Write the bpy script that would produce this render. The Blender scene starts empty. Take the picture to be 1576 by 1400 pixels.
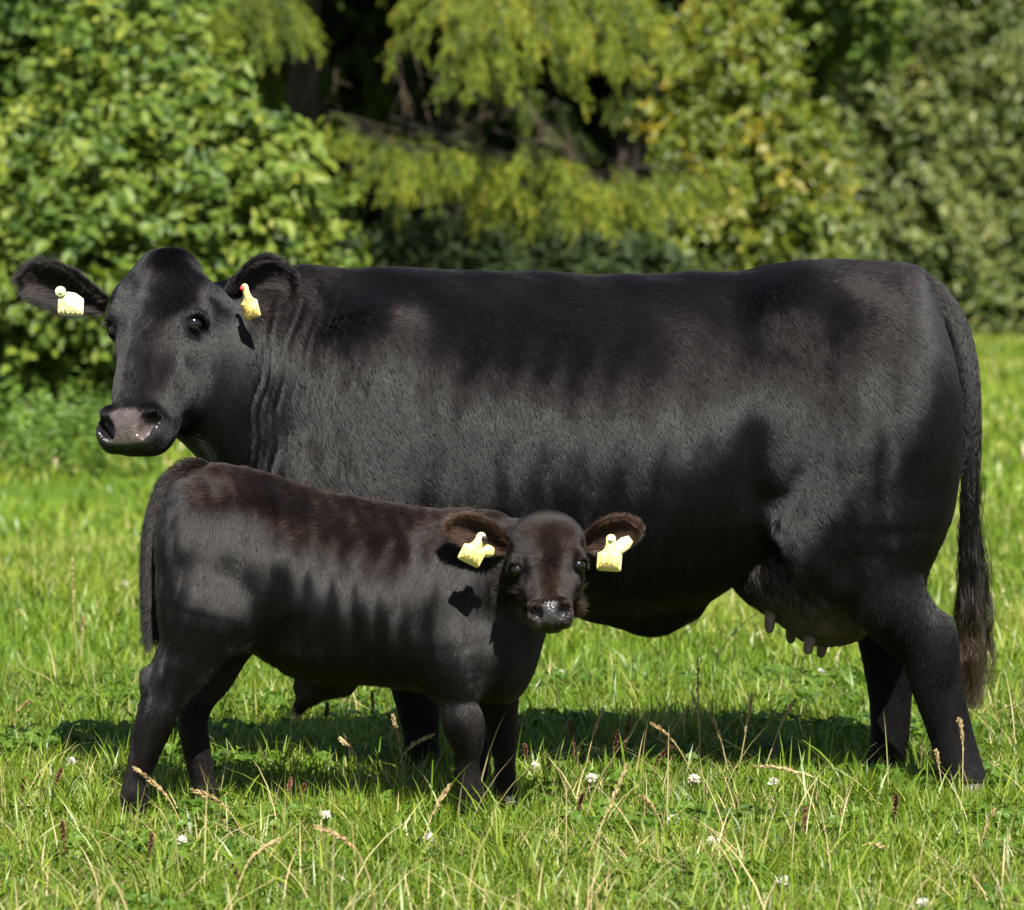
import bpy, math, random
import numpy as np
from mathutils import Vector, Matrix

random.seed(7)
RNG = np.random.default_rng(11)
scene = bpy.context.scene
COL = scene.collection

# ------------------------------------------------------------------ camera
CAM = np.array([0.0, -11.5, 1.55])
FOC = 6900.0                      # focal length in photograph pixels (1576 wide)
TILT = math.atan(400.0 / FOC)
cam_data = bpy.data.cameras.new('camera')
cam = bpy.data.objects.new('camera', cam_data)
COL.objects.link(cam)
cam.location = CAM
cam.rotation_euler = (math.pi / 2 - TILT, 0, 0)
cam_data.sensor_width = 36.0
cam_data.lens = 36.0 * FOC / 1576.0
cam_data.clip_start = 0.1
cam_data.clip_end = 600.0
cam_data.dof.use_dof = True
cam_data.dof.focus_distance = 11.0
cam_data.dof.aperture_fstop = 5.4
scene.camera = cam

# ------------------------------------------------------------------ sun, sky
SUN_EL = math.radians(48)
SUN_AZ = math.radians(14)        # to the right of straight behind the camera
sun_from = Vector((math.sin(SUN_AZ) * math.cos(SUN_EL), -math.cos(SUN_AZ) * math.cos(SUN_EL), math.sin(SUN_EL)))
world = bpy.data.worlds.new('World')
scene.world = world
world.use_nodes = True
wn = world.node_tree
sky = wn.nodes.new('ShaderNodeTexSky')
sky.sky_type = 'NISHITA'
sky.sun_disc = False
sky.sun_elevation = SUN_EL
sky.sun_rotation = math.atan2(sun_from.x, sun_from.y)
wn.links.new(sky.outputs[0], wn.nodes['Background'].inputs[0])
wn.nodes['Background'].inputs[1].default_value = 0.05
sl = bpy.data.lights.new('sun', 'SUN')
sl.energy = 5.0
sl.angle = math.radians(0.53)
sl.color = (1.0, 0.95, 0.87)
sun = bpy.data.objects.new('sun', sl)
sun.rotation_euler = sun_from.to_track_quat('Z', 'Y').to_euler()
sun.location = (3, -10, 20)
COL.objects.link(sun)
vs = scene.view_settings
vs.view_transform = 'Standard'
vs.look = 'None'
vs.exposure = 1.5
vs.gamma = 1.0
vs.use_curve_mapping = False
scene.cycles_curves.shape = 'RIBBONS'
scene.cycles.max_bounces = 8
scene.cycles.transparent_max_bounces = 8


# ------------------------------------------------------------------ helpers
def at(px, py, Y):
    """point on the plane y = Y seen at photograph pixel (px, py)"""
    u = (px - 788.0) / FOC
    v = (700.0 - py) / FOC
    c, s = math.cos(TILT), math.sin(TILT)
    d = np.array([u, c + v * s, -s + v * c])
    t = (Y - CAM[1]) / d[1]
    return CAM + d * t


def ground_at(px, py, z=0.0):
    u = (px - 788.0) / FOC
    v = (700.0 - py) / FOC
    c, s = math.cos(TILT), math.sin(TILT)
    d = np.array([u, c + v * s, -s + v * c])
    t = (z - CAM[2]) / d[2]
    return CAM + d * t


def norm(a):
    a = np.asarray(a, float)
    return a / np.maximum(np.linalg.norm(a, axis=-1, keepdims=True), 1e-9)


class Waves:
    """smooth pseudo noise: a sum of sines in random directions, about -1..1"""
    def __init__(self, wavelength, seed, n=10, stretch=(1, 1, 1)):
        r = np.random.default_rng(seed)
        k = norm(r.normal(size=(n, 3))) * (2 * np.pi / wavelength) * r.uniform(0.6, 1.6, (n, 1))
        self.k = k / np.array(stretch)
        self.p = r.uniform(0, 6.28, n)
        self.n = n

    def __call__(self, P):
        out = np.zeros(len(P))
        for i in range(self.n):
            out += np.sin(P @ self.k[i] + self.p[i])
        return out / math.sqrt(self.n) / 1.2


def smooth01(x, a, b):
    t = np.clip((x - a) / (b - a), 0, 1)
    return t * t * (3 - 2 * t)


def mesh_from(name, V, tris=None, quads=None, smooth=True):
    me = bpy.data.meshes.new(name)
    V = np.ascontiguousarray(V, np.float32)
    me.vertices.add(len(V))
    me.vertices.foreach_set('co', V.ravel())
    nt = 0 if tris is None else len(tris)
    nq = 0 if quads is None else len(quads)
    loops = []
    if nq:
        loops.append(np.asarray(quads, np.int32).ravel())
    if nt:
        loops.append(np.asarray(tris, np.int32).ravel())
    loops = np.concatenate(loops)
    me.loops.add(len(loops))
    me.loops.foreach_set('vertex_index', loops)
    starts = np.concatenate([np.arange(nq) * 4, nq * 4 + np.arange(nt) * 3]).astype(np.int32)
    me.polygons.add(nq + nt)
    me.polygons.foreach_set('loop_start', starts)
    me.update(calc_edges=True)
    me.validate()
    if smooth:
        me.polygons.foreach_set('use_smooth', np.ones(nq + nt, bool))
    return me


def set_attr(me, name, values, domain='POINT'):
    a = me.attributes.new(name, 'FLOAT', domain)
    a.data.foreach_set('value', np.ascontiguousarray(values, np.float32))


def link(name, data, parent=None, mat=None, label=None, cat=None, group=None, kind=None):
    o = bpy.data.objects.new(name, data)
    COL.objects.link(o)
    if parent is not None:
        o.parent = parent
        o.matrix_parent_inverse = parent.matrix_basis.inverted()
    if mat is not None and data is not None:
        data.materials.append(mat)
    tag(o, label, cat, group, kind)
    return o


def tag(o, label=None, cat=None, group=None, kind=None):
    if label:
        o['label'] = label
    if cat:
        o['category'] = cat
    if group:
        o['group'] = group
    if kind:
        o['kind'] = kind


def spline(P, n):
    """Catmull-Rom resampling of rows of P to n rows"""
    P = np.asarray(P, float)
    m = len(P)
    t = np.linspace(0, m - 1, n)
    i = np.minimum(t.astype(int), m - 2)
    f = (t - i)[:, None]
    p0, p1, p2, p3 = P[np.maximum(i - 1, 0)], P[i], P[i + 1], P[np.minimum(i + 2, m - 1)]
    return 0.5 * ((2 * p1) + (-p0 + p2) * f + (2 * p0 - 5 * p1 + 4 * p2 - p3) * f ** 2 + (-p0 + 3 * p1 - 3 * p2 + p3) * f ** 3)


def tube(C, R, seg=10, caps=True):
    """tube through rows of C with radii R (one or two columns) -> V, quads, tris"""
    C = np.asarray(C, float)
    n = len(C)
    R = np.asarray(R, float)
    if R.ndim == 1:
        R = np.stack([R, R], 1)
    T = norm(np.gradient(C, axis=0))
    ref = np.array([0.13, 1.0, 0.21])
    ref = ref / np.linalg.norm(ref)
    A = norm(np.cross(T, ref))
    B = np.cross(T, A)
    th = np.linspace(0, 2 * np.pi, seg, endpoint=False)
    V = C[:, None, :] + A[:, None, :] * (np.cos(th)[None, :, None] * R[:, 0][:, None, None]) \
        + B[:, None, :] * (np.sin(th)[None, :, None] * R[:, 1][:, None, None])
    V = V.reshape(-1, 3)
    i = np.arange(n - 1)[:, None] * seg
    j = np.arange(seg)[None, :]
    k = (j + 1) % seg
    Q = np.stack([i + j, i + k, i + seg + k, i + seg + j], -1).reshape(-1, 4)
    tr = []
    if caps:
        V = np.vstack([V, C[0], C[-1]])
        a, b = n * seg, n * seg + 1
        for q in range(seg):
            tr.append((a, (q + 1) % seg, q))
            tr.append((b, (n - 1) * seg + q, (n - 1) * seg + (q + 1) % seg))
    return V, Q, np.array(tr, int).reshape(-1, 3)


class Bag:
    """collects pieces of geometry into ONE mesh"""
    def __init__(self):
        self.V, self.Q, self.T, self.n = [], [], [], 0
        self.A = []

    def add(self, V, Q=None, T=None, a=None):
        self.V.append(np.asarray(V, float))
        if Q is not None and len(Q):
            self.Q.append(np.asarray(Q, int) + self.n)
        if T is not None and len(T):
            self.T.append(np.asarray(T, int) + self.n)
        self.A.append(np.full(len(V), 0.5) if a is None else np.broadcast_to(a, (len(V),)))
        self.n += len(V)

    def mesh(self, name, smooth=True):
        me = mesh_from(name, np.vstack(self.V), np.vstack(self.T) if self.T else None,
                       np.vstack(self.Q) if self.Q else None, smooth)
        set_attr(me, 'tint', np.concatenate(self.A))
        return me


# ------------------------------------------------------------------ materials
def new_mat(name):
    m = bpy.data.materials.new(name)
    m.use_nodes = True
    nt = m.node_tree
    b = nt.nodes['Principled BSDF']
    return m, nt, b


def ramp_node(nt, stops):
    r = nt.nodes.new('ShaderNodeValToRGB')
    e = r.color_ramp.elements
    while len(e) < len(stops):
        e.new(0.5)
    for el, (p, c) in zip(e, stops):
        el.position = p
        el.color = (*c, 1)
    return r


def leaf_mat(name, stops, rough=0.45, trans=0.35, trans_tint=(1.15, 1.2, 0.6), spec=0.35, noise=None):
    """leaf or blade: colour by the per-leaf 'tint', light passing through"""
    m, nt, b = new_mat(name)
    at_ = nt.nodes.new('ShaderNodeAttribute')
    at_.attribute_name = 'tint'
    r = ramp_node(nt, stops)
    src = at_.outputs['Fac']
    if noise:
        tc = nt.nodes.new('ShaderNodeTexCoord')
        nz = nt.nodes.new('ShaderNodeTexNoise')
        nz.inputs['Scale'].default_value = noise[0]
        nz.inputs['Detail'].default_value = 3
        nt.links.new(tc.outputs['Object'], nz.inputs['Vector'])
        ma = nt.nodes.new('ShaderNodeMath')
        ma.operation = 'MULTIPLY_ADD'
        ma.inputs[1].default_value = noise[1]
        sub = nt.nodes.new('ShaderNodeMath')
        sub.operation = 'SUBTRACT'
        sub.inputs[1].default_value = 0.5
        nt.links.new(nz.outputs[0], sub.inputs[0])
        nt.links.new(sub.outputs[0], ma.inputs[0])
        nt.links.new(src, ma.inputs[2])
        src = ma.outputs[0]
    nt.links.new(src, r.inputs[0])
    nt.links.new(r.outputs[0], b.inputs['Base Color'])
    b.inputs['Roughness'].default_value = rough
    b.inputs['Specular IOR Level'].default_value = spec
    tr = nt.nodes.new('ShaderNodeBsdfTranslucent')
    mu = nt.nodes.new('ShaderNodeMix')
    mu.data_type = 'RGBA'
    mu.blend_type = 'MULTIPLY'
    mu.inputs[0].default_value = 1
    nt.links.new(r.outputs[0], mu.inputs[6])
    mu.inputs[7].default_value = (*trans_tint, 1)
    nt.links.new(mu.outputs[2], tr.inputs[0])
    mx = nt.nodes.new('ShaderNodeMixShader')
    mx.inputs[0].default_value = trans
    nt.links.new(b.outputs[0], mx.inputs[1])
    nt.links.new(tr.outputs[0], mx.inputs[2])
    nt.links.new(mx.outputs[0], nt.nodes['Material Output'].inputs[0])
    return m


def noise_mat(name, stops, scale, rough=0.8, bump=0.0, detail=6, stretch=(1, 1, 1), spec=0.3):
    m, nt, b = new_mat(name)
    tc = nt.nodes.new('ShaderNodeTexCoord')
    mp = nt.nodes.new('ShaderNodeMapping')
    mp.inputs['Scale'].default_value = stretch
    nz = nt.nodes.new('ShaderNodeTexNoise')
    nz.inputs['Scale'].default_value = scale
    nz.inputs['Detail'].default_value = detail
    r = ramp_node(nt, stops)
    nt.links.new(tc.outputs['Object'], mp.inputs[0])
    nt.links.new(mp.outputs[0], nz.inputs['Vector'])
    nt.links.new(nz.outputs[0], r.inputs[0])
    nt.links.new(r.outputs[0], b.inputs['Base Color'])
    b.inputs['Roughness'].default_value = rough
    b.inputs['Specular IOR Level'].default_value = spec
    if bump:
        bp = nt.nodes.new('ShaderNodeBump')
        bp.inputs['Strength'].default_value = bump
        bp.inputs['Distance'].default_value = 0.01
        nt.links.new(nz.outputs[0], bp.inputs['Height'])
        nt.links.new(bp.outputs[0], b.inputs['Normal'])
    return m


def hair_mat(name, dark, light, rough=0.42, spread=0.1, radial=0.6, ior=1.35, along=None, offset=2.0):
    """a coat of hair: glossy fibre scattering over a little diffuse, colour varying hair by hair"""
    m = bpy.data.materials.new(name)
    m.use_nodes = True
    nt = m.node_tree
    nt.nodes.remove(nt.nodes['Principled BSDF'])
    hi = nt.nodes.new('ShaderNodeHairInfo')
    mix = nt.nodes.new('ShaderNodeMix')
    mix.data_type = 'RGBA'
    if along:                                  # colour changes from root to tip
        mr = nt.nodes.new('ShaderNodeMapRange')
        mr.inputs['From Min'].default_value, mr.inputs['From Max'].default_value = along
        nt.links.new(hi.outputs['Intercept'], mr.inputs[0])
        mm = nt.nodes.new('ShaderNodeMath')
        mm.operation = 'MULTIPLY'
        nt.links.new(mr.outputs[0], mm.inputs[0])
        nt.links.new(hi.outputs['Random'], mm.inputs[1])
        nt.links.new(mm.outputs[0], mix.inputs[0])
    else:
        nt.links.new(hi.outputs['Random'], mix.inputs[0])
    mix.inputs[6].default_value = (*dark, 1)
    mix.inputs[7].default_value = (*light, 1)
    h = nt.nodes.new('ShaderNodeBsdfHairPrincipled')
    h.parametrization = 'COLOR'
    nt.links.new(mix.outputs[2], h.inputs['Color'])
    h.inputs['Roughness'].default_value = rough
    h.inputs['Radial Roughness'].default_value = radial
    h.inputs['Random Roughness'].default_value = spread
    h.inputs['IOR'].default_value = ior
    h.inputs['Offset'].default_value = math.radians(offset)
    nt.links.new(h.outputs[0], nt.nodes['Material Output'].inputs[0])
    return m


# ================================================================== meadow ground
def build_ground():
    m, nt, b = new_mat('meadow_soil')
    tc = nt.nodes.new('ShaderNodeTexCoord')
    n1 = nt.nodes.new('ShaderNodeTexNoise')
    n1.inputs['Scale'].default_value = .9
    n1.inputs['Detail'].default_value = 8
    n2 = nt.nodes.new('ShaderNodeTexNoise')
    n2.inputs['Scale'].default_value = 45
    n2.inputs['Detail'].default_value = 5
    nt.links.new(tc.outputs['Object'], n1.inputs['Vector'])
    nt.links.new(tc.outputs['Object'], n2.inputs['Vector'])
    r1 = ramp_node(nt, [(.30, (.10, .085, .04)), (.42, (.065, .115, .014)), (.65, (.10, .175, .018))])
    r2 = ramp_node(nt, [(.3, (.45, .42, .4)), (.7, (1.15, 1.15, 1.0))])
    nt.links.new(n1.outputs[0], r1.inputs[0])
    nt.links.new(n2.outputs[0], r2.inputs[0])
    mx = nt.nodes.new('ShaderNodeMix')
    mx.data_type = 'RGBA'
    mx.blend_type = 'MULTIPLY'
    mx.inputs[0].default_value = 1
    nt.links.new(r1.outputs[0], mx.inputs[6])
    nt.links.new(r2.outputs[0], mx.inputs[7])
    nt.links.new(mx.outputs[2], b.inputs['Base Color'])
    b.inputs['Roughness'].default_value = .95
    b.inputs['Specular IOR Level'].default_value = .1
    bp = nt.nodes.new('ShaderNodeBump')
    bp.inputs['Strength'].default_value = .6
    bp.inputs['Distance'].default_value = .03
    nt.links.new(n2.outputs[0], bp.inputs['Height'])
    nt.links.new(bp.outputs[0], b.inputs['Normal'])
    xs = np.concatenate([[-300, -120, -60, -30], np.linspace(-14, 14, 57), [30, 60, 120, 300]])
    ys = np.concatenate([[-120, -40, -20], np.linspace(-12, 60, 145), [80, 120, 300, 500]])
    X, Y = np.meshgrid(xs, ys, indexing='ij')
    P = np.stack([X.ravel(), Y.ravel(), np.zeros(X.size)], 1)
    P[:, 2] = ground_z(P)
    nx, ny = len(xs), len(ys)
    i = np.arange(nx - 1)[:, None] * ny
    j = np.arange(ny - 1)[None]
    Q = np.stack([i + j, i + ny + j, i + ny + j + 1, i + j + 1], -1).reshape(-1, 4)
    link('meadow_ground', mesh_from('meadow_ground', P, quads=Q), None, m, kind='structure', label='grassy meadow ground running back to the trees')


_gw = Waves(3.2, 77)
_gw2 = Waves(9.0, 78)


def ground_z(P):
    P = np.array(P, float)
    P[:, 2] = 0
    far = smooth01(P[:, 1], 1.5, 8)
    return (.035 * _gw(P) + .06 * _gw2(P)) * far * (1 - smooth01(np.abs(P[:, 0]), 14, 30)) * (1 - smooth01(P[:, 1], 55, 60))


build_ground()


# ------------------------------------------------------------------ animals: implicit body -> one continuous skin
class Field:
    def __init__(self, xs, ys, zs):
        self.ax = [np.asarray(a, np.float32) for a in (xs, ys, zs)]
        self.f = np.full([len(a) for a in self.ax], 0.6, np.float32)

    def block(self, lo, hi):
        sl, co = [], []
        for d in range(3):
            i = max(0, int(np.searchsorted(self.ax[d], lo[d])) - 1)
            j = min(len(self.ax[d]), int(np.searchsorted(self.ax[d], hi[d])) + 1)
            sl.append(slice(i, max(j, i + 1)))
            sh = [1, 1, 1]
            sh[d] = -1
            co.append(self.ax[d][sl[-1]].reshape(sh))
        return tuple(sl), co

    def join(self, sl, d, k):
        a = self.f[sl]
        if k <= 0:
            self.f[sl] = np.minimum(a, d)
            return
        h = np.clip(0.5 + 0.5 * (d - a) / k, 0, 1)
        self.f[sl] = d + (a - d) * h - k * h * (1 - h)

    def cut(self, sl, d, k):
        a = self.f[sl]
        b = -d
        h = np.clip(0.5 - 0.5 * (b - a) / k, 0, 1)
        self.f[sl] = b + (a - b) * h + k * h * (1 - h)

    def ellipsoid(self, c, r, k=0.03, axes=None, cut=False):
        c = np.asarray(c, float)
        r = np.asarray(r, float)
        A = np.eye(3) if axes is None else np.asarray(axes, float)
        ext = np.sqrt(((A * r[:, None]) ** 2).sum(0)) * 1.25 + k * 1.6 + 0.02
        sl, (X, Y, Z) = self.block(c - ext, c + ext)
        q = 0
        g = 0
        for i in range(3):
            l = (X - c[0]) * A[i, 0] + (Y - c[1]) * A[i, 1] + (Z - c[2]) * A[i, 2]
            q = q + (l / r[i]) ** 2
            g = g + (l / r[i] ** 2) ** 2
        q = np.sqrt(q)
        d = q * (q - 1) / np.maximum(np.sqrt(g), 1e-4)
        d = np.where(q < 0.3, (q - 1) * r.min(), d).astype(np.float32)
        (self.cut if cut else self.join)(sl, d, k)

    def limb(self, pts, k=0.03, flat=1.0, n=None, kin=0.02):
        """pts rows: x y z r ; flat = width across Y relative to r (a scalar or one per row)"""
        P = np.asarray(pts, float)
        fl = np.broadcast_to(np.asarray(flat, float), (len(P),))
        P = spline(np.column_stack([P, fl]), n or (len(P) - 1) * 4 + 1)
        lo = P[:, :3].min(0) - P[:, 3].max() * 1.3 - k * 1.6 - 0.02
        hi = P[:, :3].max(0) + P[:, 3].max() * 1.3 + k * 1.6 + 0.02
        sl, (X, Y, Z) = self.block(lo, hi)
        D = None
        for a, b in zip(P[:-1], P[1:]):
            s = 0.5 * (a[4] + b[4])
            ab = b[:3] - a[:3]
            abl = np.array([ab[0], ab[1] / s, ab[2]])
            L2 = (abl ** 2).sum()
            px, py, pz = X - a[0], (Y - a[1]) / s, Z - a[2]
            t = np.clip((px * abl[0] + py * abl[1] + pz * abl[2]) / L2, 0, 1)
            r = a[3] + (b[3] - a[3]) * t
            d = np.sqrt((px - t * abl[0]) ** 2 + (py - t * abl[1]) ** 2 + (pz - t * abl[2]) ** 2) - r
            d = d * min(1.0, s)
            if D is None:
                D = d
            else:
                D = np.minimum(D, d)
        self.join(sl, D.astype(np.float32), k)

    def surface(self, relax=4):
        f = self.f
        ins = f < 0
        nx, ny, nz = f.shape
        cnt = np.zeros((nx - 1, ny - 1, nz - 1), np.int8)
        for a in (0, 1):
            for b in (0, 1):
                for c in (0, 1):
                    cnt += ins[a:nx - 1 + a, b:ny - 1 + b, c:nz - 1 + c]
        act = (cnt > 0) & (cnt < 8)
        I = np.argwhere(act)
        idx = np.full(act.shape, -1, np.int32)
        idx[act] = np.arange(len(I))
        corners = np.array([(a, b, c) for a in (0, 1) for b in (0, 1) for c in (0, 1)])
        val = np.stack([f[I[:, 0] + c[0], I[:, 1] + c[1], I[:, 2] + c[2]] for c in corners], 1)
        acc = np.zeros((len(I), 3))
        num = np.zeros(len(I))
        for p in range(8):
            for q in range(p + 1, 8):
                if np.abs(corners[p] - corners[q]).sum() != 1:
                    continue
                m = (val[:, p] < 0) != (val[:, q] < 0)
                t = val[m, p] / (val[m, p] - val[m, q])
                acc[m] += corners[p] + (corners[q] - corners[p]) * t[:, None]
                num[m] += 1
        loc = acc / num[:, None]
        V = np.zeros((len(I), 3))
        for d in range(3):
            a = self.ax[d]
            V[:, d] = a[I[:, d]] + (a[I[:, d] + 1] - a[I[:, d]]) * loc[:, d]
        Q = []
        for d in range(3):
            sa = [slice(None)] * 3
            sb = [slice(None)] * 3
            sa[d] = slice(0, -1)
            sb[d] = slice(1, None)
            A, B = ins[tuple(sa)], ins[tuple(sb)]
            E = np.argwhere(A != B)
            e1, e2 = (d + 1) % 3, (d + 2) % 3
            ok = (E[:, e1] > 0) & (E[:, e2] > 0) & (E[:, e1] < f.shape[e1] - 1) & (E[:, e2] < f.shape[e2] - 1)
            E = E[ok]
            fl = A[E[:, 0], E[:, 1], E[:, 2]]
            c = []
            for o1, o2 in ((-1, -1), (0, -1), (0, 0), (-1, 0)):
                G = E.copy()
                G[:, e1] += o1
                G[:, e2] += o2
                c.append(idx[G[:, 0], G[:, 1], G[:, 2]])
            q = np.stack(c, 1)
            q[~fl] = q[~fl][:, ::-1]
            Q.append(q)
        Q = np.vstack(Q)
        Q = Q[(Q >= 0).all(1)]
        # keep the largest piece only
        lab = np.arange(len(V))
        ed = np.vstack([Q[:, [0, 1]], Q[:, [1, 2]], Q[:, [2, 3]], Q[:, [3, 0]]])
        for _ in range(400):
            old = lab.copy()
            m = np.minimum(lab[ed[:, 0]], lab[ed[:, 1]])
            np.minimum.at(lab, ed[:, 0], m)
            np.minimum.at(lab, ed[:, 1], m)
            lab = lab[lab]
            if (old == lab).all():
                break
        big = np.bincount(lab).argmax()
        keep = lab == big
        ren = np.cumsum(keep) - 1
        Q = ren[Q[keep[Q[:, 0]]]]
        V = V[keep]
        ed = np.vstack([Q[:, [0, 1]], Q[:, [1, 2]], Q[:, [2, 3]], Q[:, [3, 0]]])
        deg = np.bincount(ed.ravel(), minlength=len(V)).astype(float)
        for it in range(relax * 2):
            lam = 0.55 if it % 2 == 0 else -0.5
            S = np.zeros_like(V)
            for d in range(3):
                S[:, d] = np.bincount(ed[:, 0], V[ed[:, 1], d], len(V)) + np.bincount(ed[:, 1], V[ed[:, 0], d], len(V))
            V = V + lam * (S / deg[:, None] - V)
        return V, Q


def vert_normals(V, Q):
    n = np.cross(V[Q[:, 2]] - V[Q[:, 0]], V[Q[:, 3]] - V[Q[:, 1]])
    N = np.zeros_like(V)
    for c in range(4):
        for d in range(3):
            N[:, d] += np.bincount(Q[:, c], n[:, d], len(V))
    return norm(N)


def scatter(V, Q, N, count, dens=None):
    """random points on a quad skin, density by vertex weight"""
    T = np.vstack([Q[:, [0, 1, 2]], Q[:, [0, 2, 3]]])
    ar = np.linalg.norm(np.cross(V[T[:, 1]] - V[T[:, 0]], V[T[:, 2]] - V[T[:, 0]]), axis=1)
    if dens is not None:
        ar = ar * dens[T].mean(1)
    t = RNG.choice(len(T), count, p=ar / ar.sum())
    b = RNG.dirichlet((1, 1, 1), count)
    tri = T[t]
    P = (V[tri] * b[:, :, None]).sum(1)
    n = norm((N[tri] * b[:, :, None]).sum(1))
    return P, n, tri, b


def strands(name, P, N, D, L, lift, rad, mat, parent, npts=4, wob=0.0, droop=0.0, label=None):
    """hairs rooted at P, lying along D (tangent), rising by lift at the tip"""
    n = len(P)
    s = np.linspace(0, 1, npts)
    out = np.zeros((n, npts, 3), np.float32)
    base = P - N * 0.0004
    side = norm(np.cross(N, D))
    cur = RNG.normal(0, 1, n) * wob
    for j, t in enumerate(s):
        up = lift * t ** .6
        out[:, j] = base + D * (L * t)[:, None] + N * (L * up)[:, None] + side * (cur * L * t * t)[:, None]
        if droop:
            out[:, j, 2] -= droop * L * t * t
    cu = bpy.data.hair_curves.new(name)
    cu.add_curves([npts] * n)
    cu.points.foreach_set('position', out.ravel())
    r = np.broadcast_to(np.asarray(rad, np.float32), (n,))[:, None] * (1 - 0.8 * s ** 1.5)[None, :]
    cu.points.foreach_set('radius', np.ascontiguousarray(r, np.float32).ravel())
    return link(name, cu, parent, mat, label=label)


def curves_from(name, paths, rad, mat, parent, taper=0.8, label=None):
    """paths: (n, m, 3) free hairs"""
    n, m, _ = paths.shape
    cu = bpy.data.hair_curves.new(name)
    cu.add_curves([m] * n)
    cu.points.foreach_set('position', np.ascontiguousarray(paths, np.float32).ravel())
    s = np.linspace(0, 1, m)
    r = np.broadcast_to(np.asarray(rad, np.float32), (n,))[:, None] * (1 - taper * s ** 2)[None, :]
    cu.points.foreach_set('radius', np.ascontiguousarray(r, np.float32).ravel())
    return link(name, cu, parent, mat, label=label)


def project(D, N):
    D = D - N * (D * N).sum(1, keepdims=True)
    return norm(D)


def profile(rows, lo, hi, sig):
    """rows px, v1, v2... -> function of px, gaussian smoothed"""
    R = np.asarray(rows, float)
    xs = np.arange(lo, hi + 1.0)
    k = np.arange(-60, 61)
    g = np.exp(-0.5 * (k / sig) ** 2)
    g /= g.sum()
    cols = []
    for c in range(1, R.shape[1]):
        v = np.interp(xs, R[:, 0], R[:, c])
        v = np.convolve(np.pad(v, 60, mode='edge'), g, mode='valid')
        cols.append(v)
    return lambda x: [np.interp(x, xs, v) for v in cols]


def trunk_field(F, rows, Y0, lo, hi, capl, capr, k=0.06, n=2.25, sig=12, narrow_top=0.25, narrow_bot=0.1):
    """rows: px, top py, bottom py, half width m, y offset m"""
    f = profile(rows, lo, hi, sig)
    s = FOC / (Y0 - CAM[1])
    gx0, gx1 = at(lo, 700, Y0)[0], at(hi, 700, Y0)[0]
    sl, (X, Y, Z) = F.block((gx0 - .12, -9, -9), (gx1 + .12, 9, 9))
    px = X.ravel() * s + 788
    top, bot, hw, yo = f(np.clip(px, lo, hi))
    zt = np.array([at(788, t, Y0)[2] for t in top])
    zb = np.array([at(788, t, Y0)[2] for t in bot])
    sh = (-1, 1, 1)
    zc, hh = ((zt + zb) / 2).reshape(sh), ((zt - zb) / 2).reshape(sh)
    hw, yo = hw.reshape(sh), yo.reshape(sh)
    t = (Z - zc) / hh
    w = hw * (1 - narrow_top * np.clip(t, 0, 1) ** 2 - narrow_bot * np.clip(-t, 0, 1) ** 2)
    ex = np.maximum(np.clip((px - (hi - capr)) / capr, 0, None), np.clip(((lo + capl) - px) / capl, 0, None)).reshape(sh)
    q = (np.abs((Y - Y0 - yo) / w) ** n + np.abs(t) ** n + ex ** 2.6) ** (1 / n)
    d = ((q - 1) * np.minimum(hw, hh) * 0.9).astype(np.float32)
    F.join(sl, d, k)


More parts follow.
